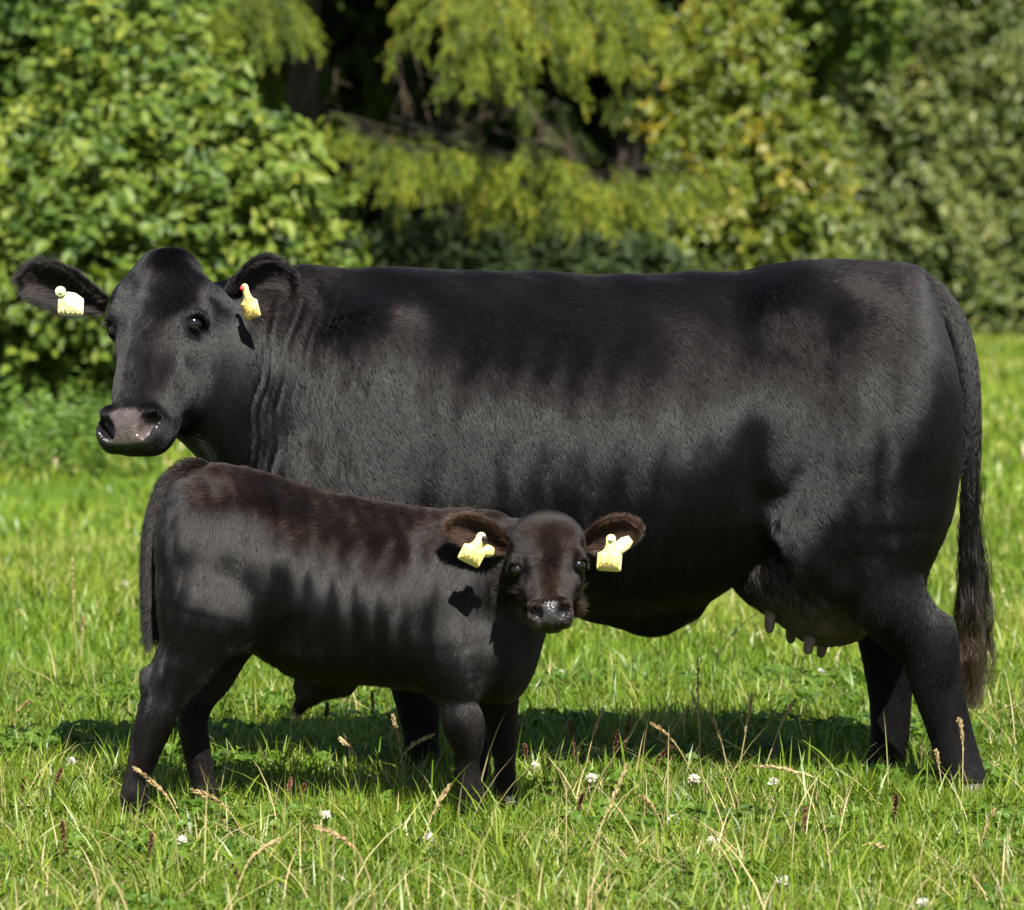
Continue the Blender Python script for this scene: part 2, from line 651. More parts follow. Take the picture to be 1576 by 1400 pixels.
class Head:
    """frame of a head: u down the face, v across (picture right), w out of the face"""
    def __init__(self, O, psi, alpha, roll, su, sv, sw, du=0.0, mz=1.0, ev=.100):
        psi, alpha, roll = map(math.radians, (psi, alpha, roll))
        h = np.array([-math.sin(psi), -math.cos(psi), 0])
        v = np.array([math.cos(psi), -math.sin(psi), 0])
        z = np.array([0, 0, 1.0])
        v2 = v * math.cos(roll) + z * math.sin(roll)
        z2 = z * math.cos(roll) - v * math.sin(roll)
        self.u = math.sin(alpha) * h - math.cos(alpha) * z2
        self.w = math.cos(alpha) * h + math.sin(alpha) * z2
        self.v = v2
        self.O = np.asarray(O, float)
        self.s = (su, sv, sw)
        self.eye = (.182 + du, ev, -.042)
        self.du = du
        self.mz = mz
        self.A = np.stack([self.u, self.v, self.w])

    def p(self, u, v, w):
        return self.O + self.u * u * self.s[0] + self.v * v * self.s[1] + self.w * w * self.s[2]

    def loc(self, P):
        d = P - self.O
        return np.stack([d @ self.u / self.s[0], d @ self.v / self.s[1], d @ self.w / self.s[2]], 1)

    def ell(self, F, c, r, k=0.02, cut=False, tilt=None):
        A = self.A
        if tilt is not None:                     # rotate in the v-w / u-v plane
            ang, i, j = tilt
            A = A.copy()
            ca, sa = math.cos(ang), math.sin(ang)
            A[i], A[j] = ca * self.A[i] + sa * self.A[j], -sa * self.A[i] + ca * self.A[j]
        F.ellipsoid(self.p(*c), np.array(r) * np.array(self.s), k * self.s[1], A, cut)

    def build(self, F, st, knit=0.06, calf=False):
        su, sv, sw = self.s
        m = (su + sv + sw) / 3
        c = self.p(.26, 0, -.1)
        sl, (X, Y, Z) = F.block(c - .42 * max(self.s), c + .42 * max(self.s))
        dx, dy, dz = X - self.O[0], Y - self.O[1], Z - self.O[2]
        U = (dx * self.u[0] + dy * self.u[1] + dz * self.u[2]) / su
        Vv = (dx * self.v[0] + dy * self.v[1] + dz * self.v[2]) / sv
        W = (dx * self.w[0] + dy * self.w[1] + dz * self.w[2]) / sw
        S = np.asarray(st)
        fine = np.linspace(S[0, 0], S[-1, 0], 80)
        cols = spline_at(S, fine)
        a = np.interp(U, fine, cols[0])
        fr = np.interp(U, fine, cols[1])
        bk = np.interp(U, fine, cols[2])
        wc, hh = (fr + bk) / 2, (fr - bk) / 2
        t = (W - wc) / hh
        a = a * (1 - 0.30 * np.clip(-t, 0, 1.2) ** 1.5)
        ex = np.maximum(np.clip((U - (S[-1, 0] - .05)) / .05, 0, None), np.clip((S[0, 0] + .05 - U) / .05, 0, None))
        n = 2.4 + 1.0 * (1 - smooth01(U, .18, .30))
        q = (np.abs(Vv / a) ** n + np.abs(t) ** n + ex ** n) ** (1 / n)
        d = ((q - 1) * np.minimum(a, hh) * m * .9).astype(np.float32)
        F.join(sl, d, knit)
        du, mz = self.du, self.mz
        eu, ev, ew = self.eye
        for sgn in (-1, 1):
            self.ell(F, (eu - .034, sgn * (ev - .002), -.042), (.036, .030, .040), .025)           # brow
            self.ell(F, (.245, sgn * .070, -.165), (.105, .034, .075), .03)           # cheek muscle
            self.ell(F, (eu + .037, sgn * .088, -.075), (.05, .02, .03), .03)              # cheek bone
            self.ell(F, (.33, sgn * .058 * mz, -.075), (.09, .022, .05), .03)              # side of the nose
        for sgn in (-1, 1):                                                            # hollows beside the nose bone and above the eye
            self.ell(F, (.285 + du * .5, sgn * .078, .026), (.085, .022, .030), .035, cut=True)
            self.ell(F, (.105 + du * .6, sgn * .062, .040), (.050, .030, .022), .035, cut=True)
        self.ell(F, (.480, 0, -.050), (.056, .084 * mz, .062), .03)                        # muzzle
        for sgn in (-1, 1):
            self.ell(F, (.486, sgn * .062 * mz, -.040), (.044, .028 * mz, .050), .02)            # lip corner, wing of the nose
            self.ell(F, (.462, sgn * .054 * mz, -.004), (.032, .026 * mz, .022), .018)           # nostril rim
        self.ell(F, (.432, 0, -.126), (.068, .056 * mz, .044), .03)                        # chin
        self.ell(F, (.520, 0, -.100), (.05, .085, .0045), .010, cut=True)              # mouth line
        # flatten the nose pad
        nn = norm(self.u * .50 + self.w * .86)
        c = self.p(.500, 0, .003)
        sl, (X, Y, Z) = F.block(self.p(.48, 0, -.03) - .16 * m, self.p(.48, 0, -.03) + .16 * m)
        d = ((X - c[0]) * nn[0] + (Y - c[1]) * nn[1] + (Z - c[2]) * nn[2])
        a = F.f[sl]
        k = .018 * m
        b = d.astype(np.float32)
        h = np.clip(0.5 - 0.5 * (b - a) / k, 0, 1)
        F.f[sl] = b + (a - b) * h + k * h * (1 - h)
        for sgn in (-1, 1):
            self.ell(F, (.488, sgn * .054 * mz, .000), (.034, .0190, .046), .008, cut=True, tilt=(-sgn * .50, 0, 1))
            self.ell(F, (.470, sgn * .070 * mz, -.006), (.020, .013, .030), .008, cut=True)
            self.ell(F, (eu, sgn * (ev + .019), ew), (.0175, .022, .027), .008, cut=True)
            # lids
            self.ell(F, (eu - .019, sgn * (ev + .017), ew), (.009, .019, .034), .009)
            self.ell(F, (eu + .019, sgn * (ev + .008), ew - .002), (.007, .013, .028), .009)

    def pad_mask(self, P):
        L = self.loc(P)
        u, v, w = L[:, 0], L[:, 1], L[:, 2]
        along = u * .86 - w * .50
        e = (np.abs(v) / self.mz / (.045 + .014 * smooth01(along, .37, .45))) ** 3 + (np.abs(along - .420) / .046) ** 4
        m = (1 - smooth01(e, .7, 1.3)) * smooth01(w, -.085, -.06)
        return m

    def lip_mask(self, P):
        L = self.loc(P)
        u, v, w = L[:, 0], L[:, 1], L[:, 2]
        along = u * .86 - w * .50
        e = (np.abs(v) / .115) ** 2 + (np.abs(along - .445) / .075) ** 2
        return (1 - smooth01(e, .6, 1.0)) * smooth01(w, -.20, -.165)


def spline_at(S, x):
    """smooth interpolation of the columns of S at x"""
    out = []
    m = len(S)
    X = S[:, 0]
    i = np.clip(np.searchsorted(X, x) - 1, 0, m - 2)
    h = X[i + 1] - X[i]
    t = (x - X[i]) / h
    for c in range(1, S.shape[1]):
        y = S[:, c]
        g = np.gradient(y, X)
        out.append((2 * t ** 3 - 3 * t ** 2 + 1) * y[i] + (t ** 3 - 2 * t ** 2 + t) * h * g[i]
                   + (-2 * t ** 3 + 3 * t ** 2) * y[i + 1] + (t ** 3 - t ** 2) * h * g[i + 1])
    return out


HEAD_ST = [  # u, half width, front, back
    (0.000, .042, -.020, -.110),
    (0.030, .082, .000, -.150),
    (0.060, .126, .008, -.180),
    (0.095, .140, .014, -.205),
    (0.130, .128, .016, -.225),
    (0.170, .114, .016, -.245),
    (0.240, .100, .013, -.265),
    (0.320, .084, .012, -.245),
    (0.400, .073, .012, -.195),
    (0.460, .074, .010, -.155),
    (0.520, .072, .000, -.110),
]

CALF_ST = [
    (0.000, .060, -.020, -.110),
    (0.045, .100, .004, -.165),
    (0.090, .120, .016, -.205),
    (0.170, .116, .018, -.235),
    (0.240, .100, .014, -.235),
    (0.320, .072, .012, -.195),
    (0.400, .058, .012, -.155),
    (0.460, .062, .010, -.135),
    (0.520, .060, .000, -.110),
]

# materials of the animals
M_coat_cow = hair_mat('cow_coat', (.0025, .002, .002), (.008, .0065, .006), rough=.245, offset=9)
M_coat_calf = hair_mat('calf_coat', (.0028, .002, .0017), (.012, .0075, .0055), rough=.26, offset=9)
M_leg_cow = hair_mat('cow_leg_coat', (.0022, .0018, .002), (.006, .005, .005), rough=.34, offset=4, ior=1.20)
M_leg_calf = hair_mat('calf_leg_coat', (.0026, .0018, .0016), (.010, .006, .0045), rough=.34, offset=4, ior=1.22)
M_face_calf = hair_mat('calf_face_coat', (.004, .0028, .0022), (.034, .021, .013), rough=.36, offset=5, ior=1.38)
M_tail_cow = hair_mat('tail_hair', (.004, .0035, .003), (.085, .050, .024), rough=.3, along=(.45, 1.1))
M_ear_calf = hair_mat('ear_hair', (.012, .007, .005), (.075, .042, .028), rough=.42)
M_ear_cow = hair_mat('cow_ear_hair', (.003, .0025, .0025), (.014, .009, .009), rough=.35)


def skin_mat(name, coat, pad, pad_rough, lip):
    m, nt, b = new_mat(name)
    a1 = nt.nodes.new('ShaderNodeAttribute')
    a1.attribute_name = 'pad'
    a2 = nt.nodes.new('ShaderNodeAttribute')
    a2.attribute_name = 'lip'
    tc = nt.nodes.new('ShaderNodeTexCoord')
    nz = nt.nodes.new('ShaderNodeTexNoise')
    nz.inputs['Scale'].default_value = 60
    nz.inputs['Detail'].default_value = 4
    nt.links.new(tc.outputs['Object'], nz.inputs['Vector'])
    padr = ramp_node(nt, [(.35, tuple(c * .72 for c in pad)), (.65, tuple(c * 1.15 for c in pad))])
    nt.links.new(nz.outputs[0], padr.inputs[0])
    m1 = nt.nodes.new('ShaderNodeMix')
    m1.data_type = 'RGBA'
    m1.inputs[6].default_value = (*coat, 1)
    m1.inputs[7].default_value = (*lip, 1)
    nt.links.new(a2.outputs['Fac'], m1.inputs[0])
    m2 = nt.nodes.new('ShaderNodeMix')
    m2.data_type = 'RGBA'
    nt.links.new(m1.outputs[2], m2.inputs[6])
    nt.links.new(padr.outputs[0], m2.inputs[7])
    nt.links.new(a1.outputs['Fac'], m2.inputs[0])
    nt.links.new(m2.outputs[2], b.inputs['Base Color'])
    mr = nt.nodes.new('ShaderNodeMapRange')
    nt.links.new(a2.outputs['Fac'], mr.inputs[0])
    mr.inputs['To Min'].default_value = .85
    mr.inputs['To Max'].default_value = pad_rough
    nt.links.new(mr.outputs[0], b.inputs['Roughness'])
    ms = nt.nodes.new('ShaderNodeMapRange')
    ms.inputs['To Min'].default_value = .08
    ms.inputs['To Max'].default_value = .45
    nt.links.new(a2.outputs['Fac'], ms.inputs[0])
    nt.links.new(ms.outputs[0], b.inputs['Specular IOR Level'])
    vo = nt.nodes.new('ShaderNodeTexVoronoi')
    vo.inputs['Scale'].default_value = 230
    nt.links.new(tc.outputs['Object'], vo.inputs['Vector'])
    bp = nt.nodes.new('ShaderNodeBump')
    mb = nt.nodes.new('ShaderNodeMath')
    mb.operation = 'MULTIPLY'
    mb.inputs[1].default_value = .55
    nt.links.new(a2.outputs['Fac'], mb.inputs[0])
    nt.links.new(mb.outputs[0], bp.inputs['Strength'])
    bp.inputs['Distance'].default_value = .0022
    nt.links.new(vo.outputs['Distance'], bp.inputs['Height'])
    nt.links.new(bp.outputs[0], b.inputs['Normal'])
    return m


M_skin_cow = skin_mat('cow_skin', (.004, .0035, .0035), (.074, .058, .055), .24, (.012, .011, .013))
M_skin_calf = skin_mat('calf_skin', (.005, .0035, .003), (.026, .024, .026), .36, (.022, .018, .018))
M_udder = noise_mat('udder_skin', [(.3, (.040, .025, .021)), (.7, (.085, .052, .044))], 22, rough=.55, bump=.15)
M_teat = noise_mat('teat_skin', [(.3, (.10, .065, .058)), (.7, (.16, .11, .10))], 60, rough=.5, bump=.2)
M_hoof = noise_mat('hoof_horn', [(.3, (.025, .020, .016)), (.7, (.07, .055, .04))], 30, rough=.5, stretch=(1, 1, .2))
M_eye, _, _b = new_mat('eye_dark')
_b.inputs['Base Color'].default_value = (.004, .003, .0025, 1)
_b.inputs['Roughness'].default_value = .06
M_lid = noise_mat('eyelid_skin', [(.3, (.012, .010, .010)), (.7, (.03, .022, .02))], 90, rough=.4)


def tag_mat(name, col, dirt, amount):
    m, nt, b = new_mat(name)
    tc = nt.nodes.new('ShaderNodeTexCoord')
    nz = nt.nodes.new('ShaderNodeTexNoise')
    nz.inputs['Scale'].default_value = 60
    nz.inputs['Detail'].default_value = 5
    nt.links.new(tc.outputs['Object'], nz.inputs['Vector'])
    r = ramp_node(nt, [(amount, dirt), (amount + .16, col)])
    nt.links.new(nz.outputs[0], r.inputs[0])
    nt.links.new(r.outputs[0], b.inputs['Base Color'])
    b.inputs['Roughness'].default_value = .45
    return m


M_tag = tag_mat('tag_yellow', (.84, .72, .24), (.72, .58, .14), .30)
M_tag_worn = tag_mat('tag_yellow_worn', (.80, .62, .22), (.45, .28, .05), .36)
M_tag_pale = tag_mat('tag_yellow_faded', (.84, .72, .40), (.74, .56, .22), .34)
M_print = noise_mat('tag_print', [(.3, (.05, .03, .012)), (.7, (.12, .075, .025))], 150, rough=.6)
M_print_faint = noise_mat('tag_print_faint', [(.3, (.64, .52, .14)), (.7, (.74, .60, .18))], 150, rough=.6)
M_print_pale = noise_mat('tag_print_worn', [(.3, (.74, .60, .28)), (.7, (.80, .66, .34))], 150, rough=.6)
M_print_dark = noise_mat('tag_print_smudged', [(.35, (.05, .03, .02)), (.6, (.30, .18, .05))], 260, rough=.6)
M_black_plastic = noise_mat('black_plastic', [(.3, (.012, .012, .013)), (.7, (.02, .02, .022))], 80, rough=.35)
M_white_plastic = noise_mat('white_plastic', [(.3, (.72, .70, .60)), (.7, (.8, .78, .68))], 80, rough=.35)
M_red_plastic = noise_mat('red_plastic', [(.3, (.55, .03, .03)), (.7, (.65, .05, .04))], 80, rough=.35)
M_clear_plastic = noise_mat('pale_green_plastic', [(.3, (.38, .42, .22)), (.7, (.55, .58, .34))], 90, rough=.22)


def uv_ball(c, r, seg=20, ring=12, axes=None):
    A = np.eye(3) if axes is None else axes
    r = np.broadcast_to(np.asarray(r, float), (3,))
    th = np.linspace(0, 2 * np.pi, seg, endpoint=False)
    ph = np.linspace(0, np.pi, ring + 1)[1:-1]
    P = np.stack([np.outer(np.sin(ph), np.cos(th)), np.outer(np.sin(ph), np.sin(th)), np.outer(np.cos(ph), np.ones(seg))], -1).reshape(-1, 3)
    P = np.vstack([P, [0, 0, 1], [0, 0, -1]])
    n = len(ph)
    i = np.arange(n - 1)[:, None] * seg
    j = np.arange(seg)[None, :]
    k = (j + 1) % seg
    Q = np.stack([i + j, i + seg + j, i + seg + k, i + k], -1).reshape(-1, 4)
    T = []
    for q in range(seg):
        T.append((n * seg, q, (q + 1) % seg))
        T.append((n * seg + 1, (n - 1) * seg + (q + 1) % seg, (n - 1) * seg + q))
    return np.asarray(c) + (P * r) @ A, Q, np.array(T)


def make_eye(parent, H, sgn, r):
    c = H.p(H.eye[0], sgn * (H.eye[1] - .001), H.eye[2])
    b = Bag()
    b.add(*uv_ball(c, r))
    o = link('eye', b.mesh('eye'), parent, M_eye)
    # lashes
    n = 46
    t = np.linspace(-1, 1, n)
    root = np.array([H.p(H.eye[0] - .015 + .006 * a * a, sgn * (H.eye[1] + .020), -.042 + .024 * a) for a in t])
    d = norm(H.v * sgn * .75 + H.u * .35 + H.w * .15)[None] + RNG.normal(0, .15, (n, 3)) + np.outer(t, H.w) * .5
    d = norm(d)
    L = .019 * H.s[1] * RNG.uniform(.7, 1.1, n)
    s = np.linspace(0, 1, 4)
    path = root[:, None] + d[:, None] * (L[:, None] * s)[..., None] + np.array([0, 0, -.2]) * ((L[:, None] * s ** 2)[..., None])
    curves_from('eyelashes', path, .0006, M_coat_cow, o)
    return o


def make_ear(parent, B, T, width, face, cup, roll_top, coat, n_hair, hair_len, skin, inner_len=1.6, width_tip=1.0):
    """a cupped leaf-shaped ear from base B to tip T, its opening towards 'face'"""
    B, T = np.asarray(B, float), np.asarray(T, float)
    L = np.linalg.norm(T - B)
    e = (T - B) / L
    f = np.asarray(face, float)
    f = norm(f - e * (f @ e))
    s = np.cross(f, e)
    if s[2] < 0:
        s = -s                                       # s points to the upper edge
    nu, nv = 26, 19
    us = np.linspace(0, 1, nu)
    vs_ = np.linspace(-1, 1, nv)
    prof = np.interp(us, [0, .08, .2, .4, .6, .78, .9, .97, 1], [.34, .40, .62, .92, 1.0, .93 * width_tip, .70 * width_tip, .40, .10])
    V = np.zeros((nu, nv, 3))
    for i, u in enumerate(us):
        w = width * .5 * prof[i]
        cupu = cup * (1.6 - .9 * u) * min(1, .5 + prof[i])
        ang = vs_ * (1.0 + .8 * (1 - u) ** 1.5) * cupu
        # cross-section bent round an arc: edges come forward
        R = w / max(np.sin(min(cupu * (1.0 + .8 * (1 - u) ** 1.5), 1.45)), .15)
        yy = R * np.sin(ang)
        zz = R * (1 - np.cos(ang))
        up = np.clip(vs_, 0, 1) ** 2
        V[i] = B + e * (u * L) + np.outer(yy, s) + np.outer(zz, f) + np.outer(up * roll_top * (1 - u) ** .5 * w, f) \
            - f * .25 * w + s * (-.10 * L * (u - .5) ** 2 * 2)
        V[i] += np.outer(np.sin(vs_ * 5 + u * 7), f) * .0015
    V = V.reshape(-1, 3)
    i = np.arange(nu - 1)[:, None] * nv
    j = np.arange(nv - 1)[None, :]
    Q = np.stack([i + j, i + j + 1, i + nv + j + 1, i + nv + j], -1).reshape(-1, 4)
    Nn = vert_normals(V, Q)
    if (Nn @ f).mean() < 0:
        Q = Q[:, ::-1]
        Nn = -Nn
    th = .0032
    n0 = len(V)
    # thickness: front and back sheets joined round the rim
    V2 = np.vstack([V + Nn * th, V - Nn * th])
    rim = [k for k in range(nv)] + [q * nv + nv - 1 for q in range(1, nu)] + [(nu - 1) * nv + k for k in range(nv - 2, -1, -1)] + [q * nv for q in range(nu - 2, 0, -1)]
    R = np.array(rim)
    Rn = np.roll(R, -1)
    Q2 = np.vstack([Q, Q[:, ::-1] + n0, np.stack([R, R + n0, Rn + n0, Rn], 1)])
    bag = Bag()
    bag.add(V2, Q2)
    o = link('ear', bag.mesh('ear'), parent, skin)
    # hair: outside short, inside and rim long
    P, N, tri, b = scatter(V2, Q2, vert_normals(V2, Q2), n_hair)
    inside = (N @ f) > 0
    D = project(e[None] + s[None] * (((P - B) @ s) / (width * .5))[:, None] * .6 + RNG.normal(0, .25, P.shape), N)
    along = np.clip(((P - B) @ e) / L, 0, 1)
    Ln = hair_len * RNG.uniform(.6, 1.1, len(P)) * np.where(inside, inner_len, 1.0) * (.8 + .35 * along)
    lf = np.where(inside, .35, .16)
    strands('ear_hair', P, N, D, Ln, lf, .00055, coat, o, npts=5, wob=.2, droop=.08)
    # rim fringe
    RP = V2[R]
    k = RNG.integers(0, len(R), n_hair // 5)
    t = RNG.random(len(k))[:, None]
    RP = RP[k] * (1 - t) + RP[(k + 1) % len(R)] * t
    out = norm(RP - (B + e * L * .45))
    sel = ((RP - B) @ e) > .22 * L
    RP, out = RP[sel], out[sel]
    D = norm(out + e * .5 + RNG.normal(0, .3, RP.shape))
    strands('ear_fringe', RP, norm(RNG.normal(0, 1, RP.shape) * .3 + f), D, hair_len * 1.1 * RNG.uniform(.6, 1.2, len(RP)), .1, .0005, coat, o, npts=4, wob=.25, droop=.1)
    return o


TXT_CACHE = {}


def text_mesh(txt, size):
    cu = bpy.data.curves.new('print', 'FONT')
    cu.body = txt
    cu.size = size
    cu.align_x = 'CENTER'
    cu.align_y = 'CENTER'
    cu.space_character = 1.2
    cu.offset = -.009 * size
    o = bpy.data.objects.new('print', cu)
    COL.objects.link(o)
    dg = bpy.context.evaluated_depsgraph_get()
    me = bpy.data.meshes.new_from_object(o.evaluated_get(dg))
    bpy.data.objects.remove(o)
    return me


def make_tag(parent, C, size, right, up, number, mat, printm, button, button_r, hole_shift, label, small=True, back=None, neck=1.75, numsize=.30, stud_at=None, plain=False):
    """flat ear tag: shield plate with a narrow neck up to a stud; C = centre of the plate body"""
    right = norm(right)
    up = np.asarray(up, float)
    up = norm(up - right * (up @ right))
    nrm = norm(np.cross(right, up))
    if nrm[1] > 0:
        nrm = -nrm
    w, h = size
    # outline (plate coordinates -1..1 across, body -1..1 high, neck above)
    out = []
    def arc(cx, cy, r, a0, a1, n=5):
        for a in np.linspace(a0, a1, n):
            out.append((cx + r * math.cos(a), cy + r * math.sin(a)))
    hw, hh = w / 2, h / 2
    r = .12 * w
    arc(-hw + r, -hh + r, r, math.pi, 1.5 * math.pi)
    arc(hw - r, -hh + r, r, 1.5 * math.pi, 2 * math.pi)
    nk = .20 * w
    ntop = hh * neck
    if plain:                                  # neck bent back out of sight: sloping shoulders only
        out += [(hw, hh * .50), (hw * .93, hh * .66), (hw * .35, hh * 1.12), (-hw * .25, hh * 1.22), (-hw * .86, hh * .80), (-hw, hh * .62)]
    if not plain:
        arc(hw - r * .6, hh * .42, r * .6, 0, .35 * math.pi, 3)
    for t in () if plain else np.linspace(.15, 1, 6):
        out.append((hw * .86 * (1 - t) + nk * t - .10 * w * math.sin(t * math.pi), hh * .52 + (ntop - hh * .52) * t ** 1.25))
    if not plain:
        arc(hole_shift * 0, ntop + nk * .1, nk, 0, math.pi, 7)
    for t in () if plain else np.linspace(1, .15, 6):
        out.append((-(hw * .86 * (1 - t) + nk * t - .10 * w * math.sin(t * math.pi)), hh * .52 + (ntop - hh * .52) * t ** 1.25))
    if not plain:
        arc(-hw + r * .6, hh * .42, r * .6, .65 * math.pi, math.pi, 3)
    O2 = np.array(out)
    n = len(O2)
    bend = lambda p: .10 * (p[:, 1] / h) ** 2 * h * .25
    front = C + O2[:, :1] * right + O2[:, 1:] * up + nrm * (.0011 + bend(O2))[:, None]
    backp = C + O2[:, :1] * right + O2[:, 1:] * up + nrm * (-.0011 + bend(O2))[:, None]
    mid = np.array([[0, hh * .2]])
    cf = C + mid[:, :1] * right + mid[:, 1:] * up + nrm * .0011
    cb = cf - nrm * .0022
    V = np.vstack([front, backp, cf, cb])
    i = np.arange(n)
    j = (i + 1) % n
    T = np.vstack([np.stack([i, j, np.full(n, 2 * n)], 1), np.stack([j + n, i + n, np.full(n, 2 * n + 1)], 1)])
    Q = np.stack([i, i + n, j + n, j], 1)
    bag = Bag()
    bag.add(V, Q, T)
    o = link('ear_tag', bag.mesh('ear_tag', smooth=False), parent, mat, label=label)
    # stud
    sc_ = C + up * (ntop + nk * .1) + right * hole_shift * w + nrm * .004
    if stud_at:
        sc_ = C + right * stud_at[0] + up * stud_at[1] + nrm * .005
    bag = Bag()
    bag.add(*uv_ball(sc_, np.array([button_r, button_r, .004]), axes=np.stack([right, up, nrm])))
    bag.add(*uv_ball(sc_ + nrm * .003, np.array([button_r * .5, button_r * .5, .004]), axes=np.stack([right, up, nrm])))
    link('stud', bag.mesh('stud'), o, button)
    M = Matrix(((right[0], up[0], nrm[0], 0), (right[1], up[1], nrm[1], 0), (right[2], up[2], nrm[2], 0), (0, 0, 0, 1)))
    if np.dot(np.cross(right, up), nrm) < 0:
        pass

    def stamp(txt, size_, off, name, m):
        me = text_mesh(txt, size_)
        pos = C + up * off[1] + right * off[0] + nrm * (.0017 + .002 * abs(off[1]) / h)
        me.transform(Matrix.Translation(pos) @ M)
        link(name, me, o, m)
    if number:
        stamp(number, numsize * h * 1.25, (0, -.27 * h), 'number_print', printm)
    if small:
        stamp('AT 40 621', .12 * h, (0, .02 * h), 'small_print', M_print_faint)
        stamp('A ||||| 1', .10 * h, (0, .16 * h), 'small_print', M_print_faint)
    if back is not None:
        # second plate behind the ear: a narrow tab
        d, L, wd, m2 = back
        d = norm(d)
        p = np.cross(nrm, d)
        a = C + nrm * -.006 + up * .15 * h
        o2 = np.array([(-.2, -1), (.75, -1), (1, -.55), (1, .55), (.75, 1), (-.2, 1)])
        F1 = np.array([a + d * L * x + p * wd * .5 * y for x, y in o2])
        V = np.vstack([F1 + nrm * .001, F1 - nrm * .001])
        bag = Bag()
        T = [(0, 1, 2), (0, 2, 3), (0, 3, 4), (0, 4, 5)]
        T += [(a_ + 6, c_ + 6, b_ + 6) for a_, b_, c_ in T]
        Qd = [(k, k + 6, (k + 1) % 6 + 6, (k + 1) % 6) for k in range(6)]
        bag.add(V, Qd, T)
        link('back_plate', bag.mesh('back_plate', smooth=False), o, m2)
    return o


def make_hoof(parent, x, y, yaw, s, back=0.0):
    """cloven hoof: two claws side by side, toe towards yaw"""
    for sg in (-1, 1):
        rows = [(.000, .060, .030), (.020, .058, .029), (.045, .050, .026), (.065, .042, .024)]
        V = []
        seg = 12
        for z, ln, wd in rows:
            for k in range(seg):
                a = 2 * math.pi * k / seg
                lx = math.cos(a)
                fx = ln * lx * (1.25 if lx > 0 else .8) - z * .35
                V.append((fx * s, (sg * .031 + math.sin(a) * wd * (1 - .25 * max(lx, 0))) * s, z * s))
        V = np.array(V)
        c, sn = math.cos(yaw), math.sin(yaw)
        W = np.stack([V[:, 0] * c - V[:, 1] * sn + x, V[:, 0] * sn + V[:, 1] * c + y, V[:, 2]], 1)
        i = np.arange(len(rows) - 1)[:, None] * seg
        j = np.arange(seg)[None]
        k = (j + 1) % seg
        Q = np.stack([i + j, i + k, i + seg + k, i + seg + j], -1).reshape(-1, 4)
        nV = len(W)
        W = np.vstack([W, W[:seg].mean(0), W[-seg:].mean(0)])
        T = [(nV, (q + 1) % seg, q) for q in range(seg)] + [(nV + 1, nV - seg + q, nV - seg + (q + 1) % seg) for q in range(seg)]
        b = Bag()
        b.add(W, Q, T)
        link('hoof_claw', b.mesh('hoof_claw'), parent, M_hoof)


def L4(px, py, Y, r):
    return np.append(at(px, py, Y), r)


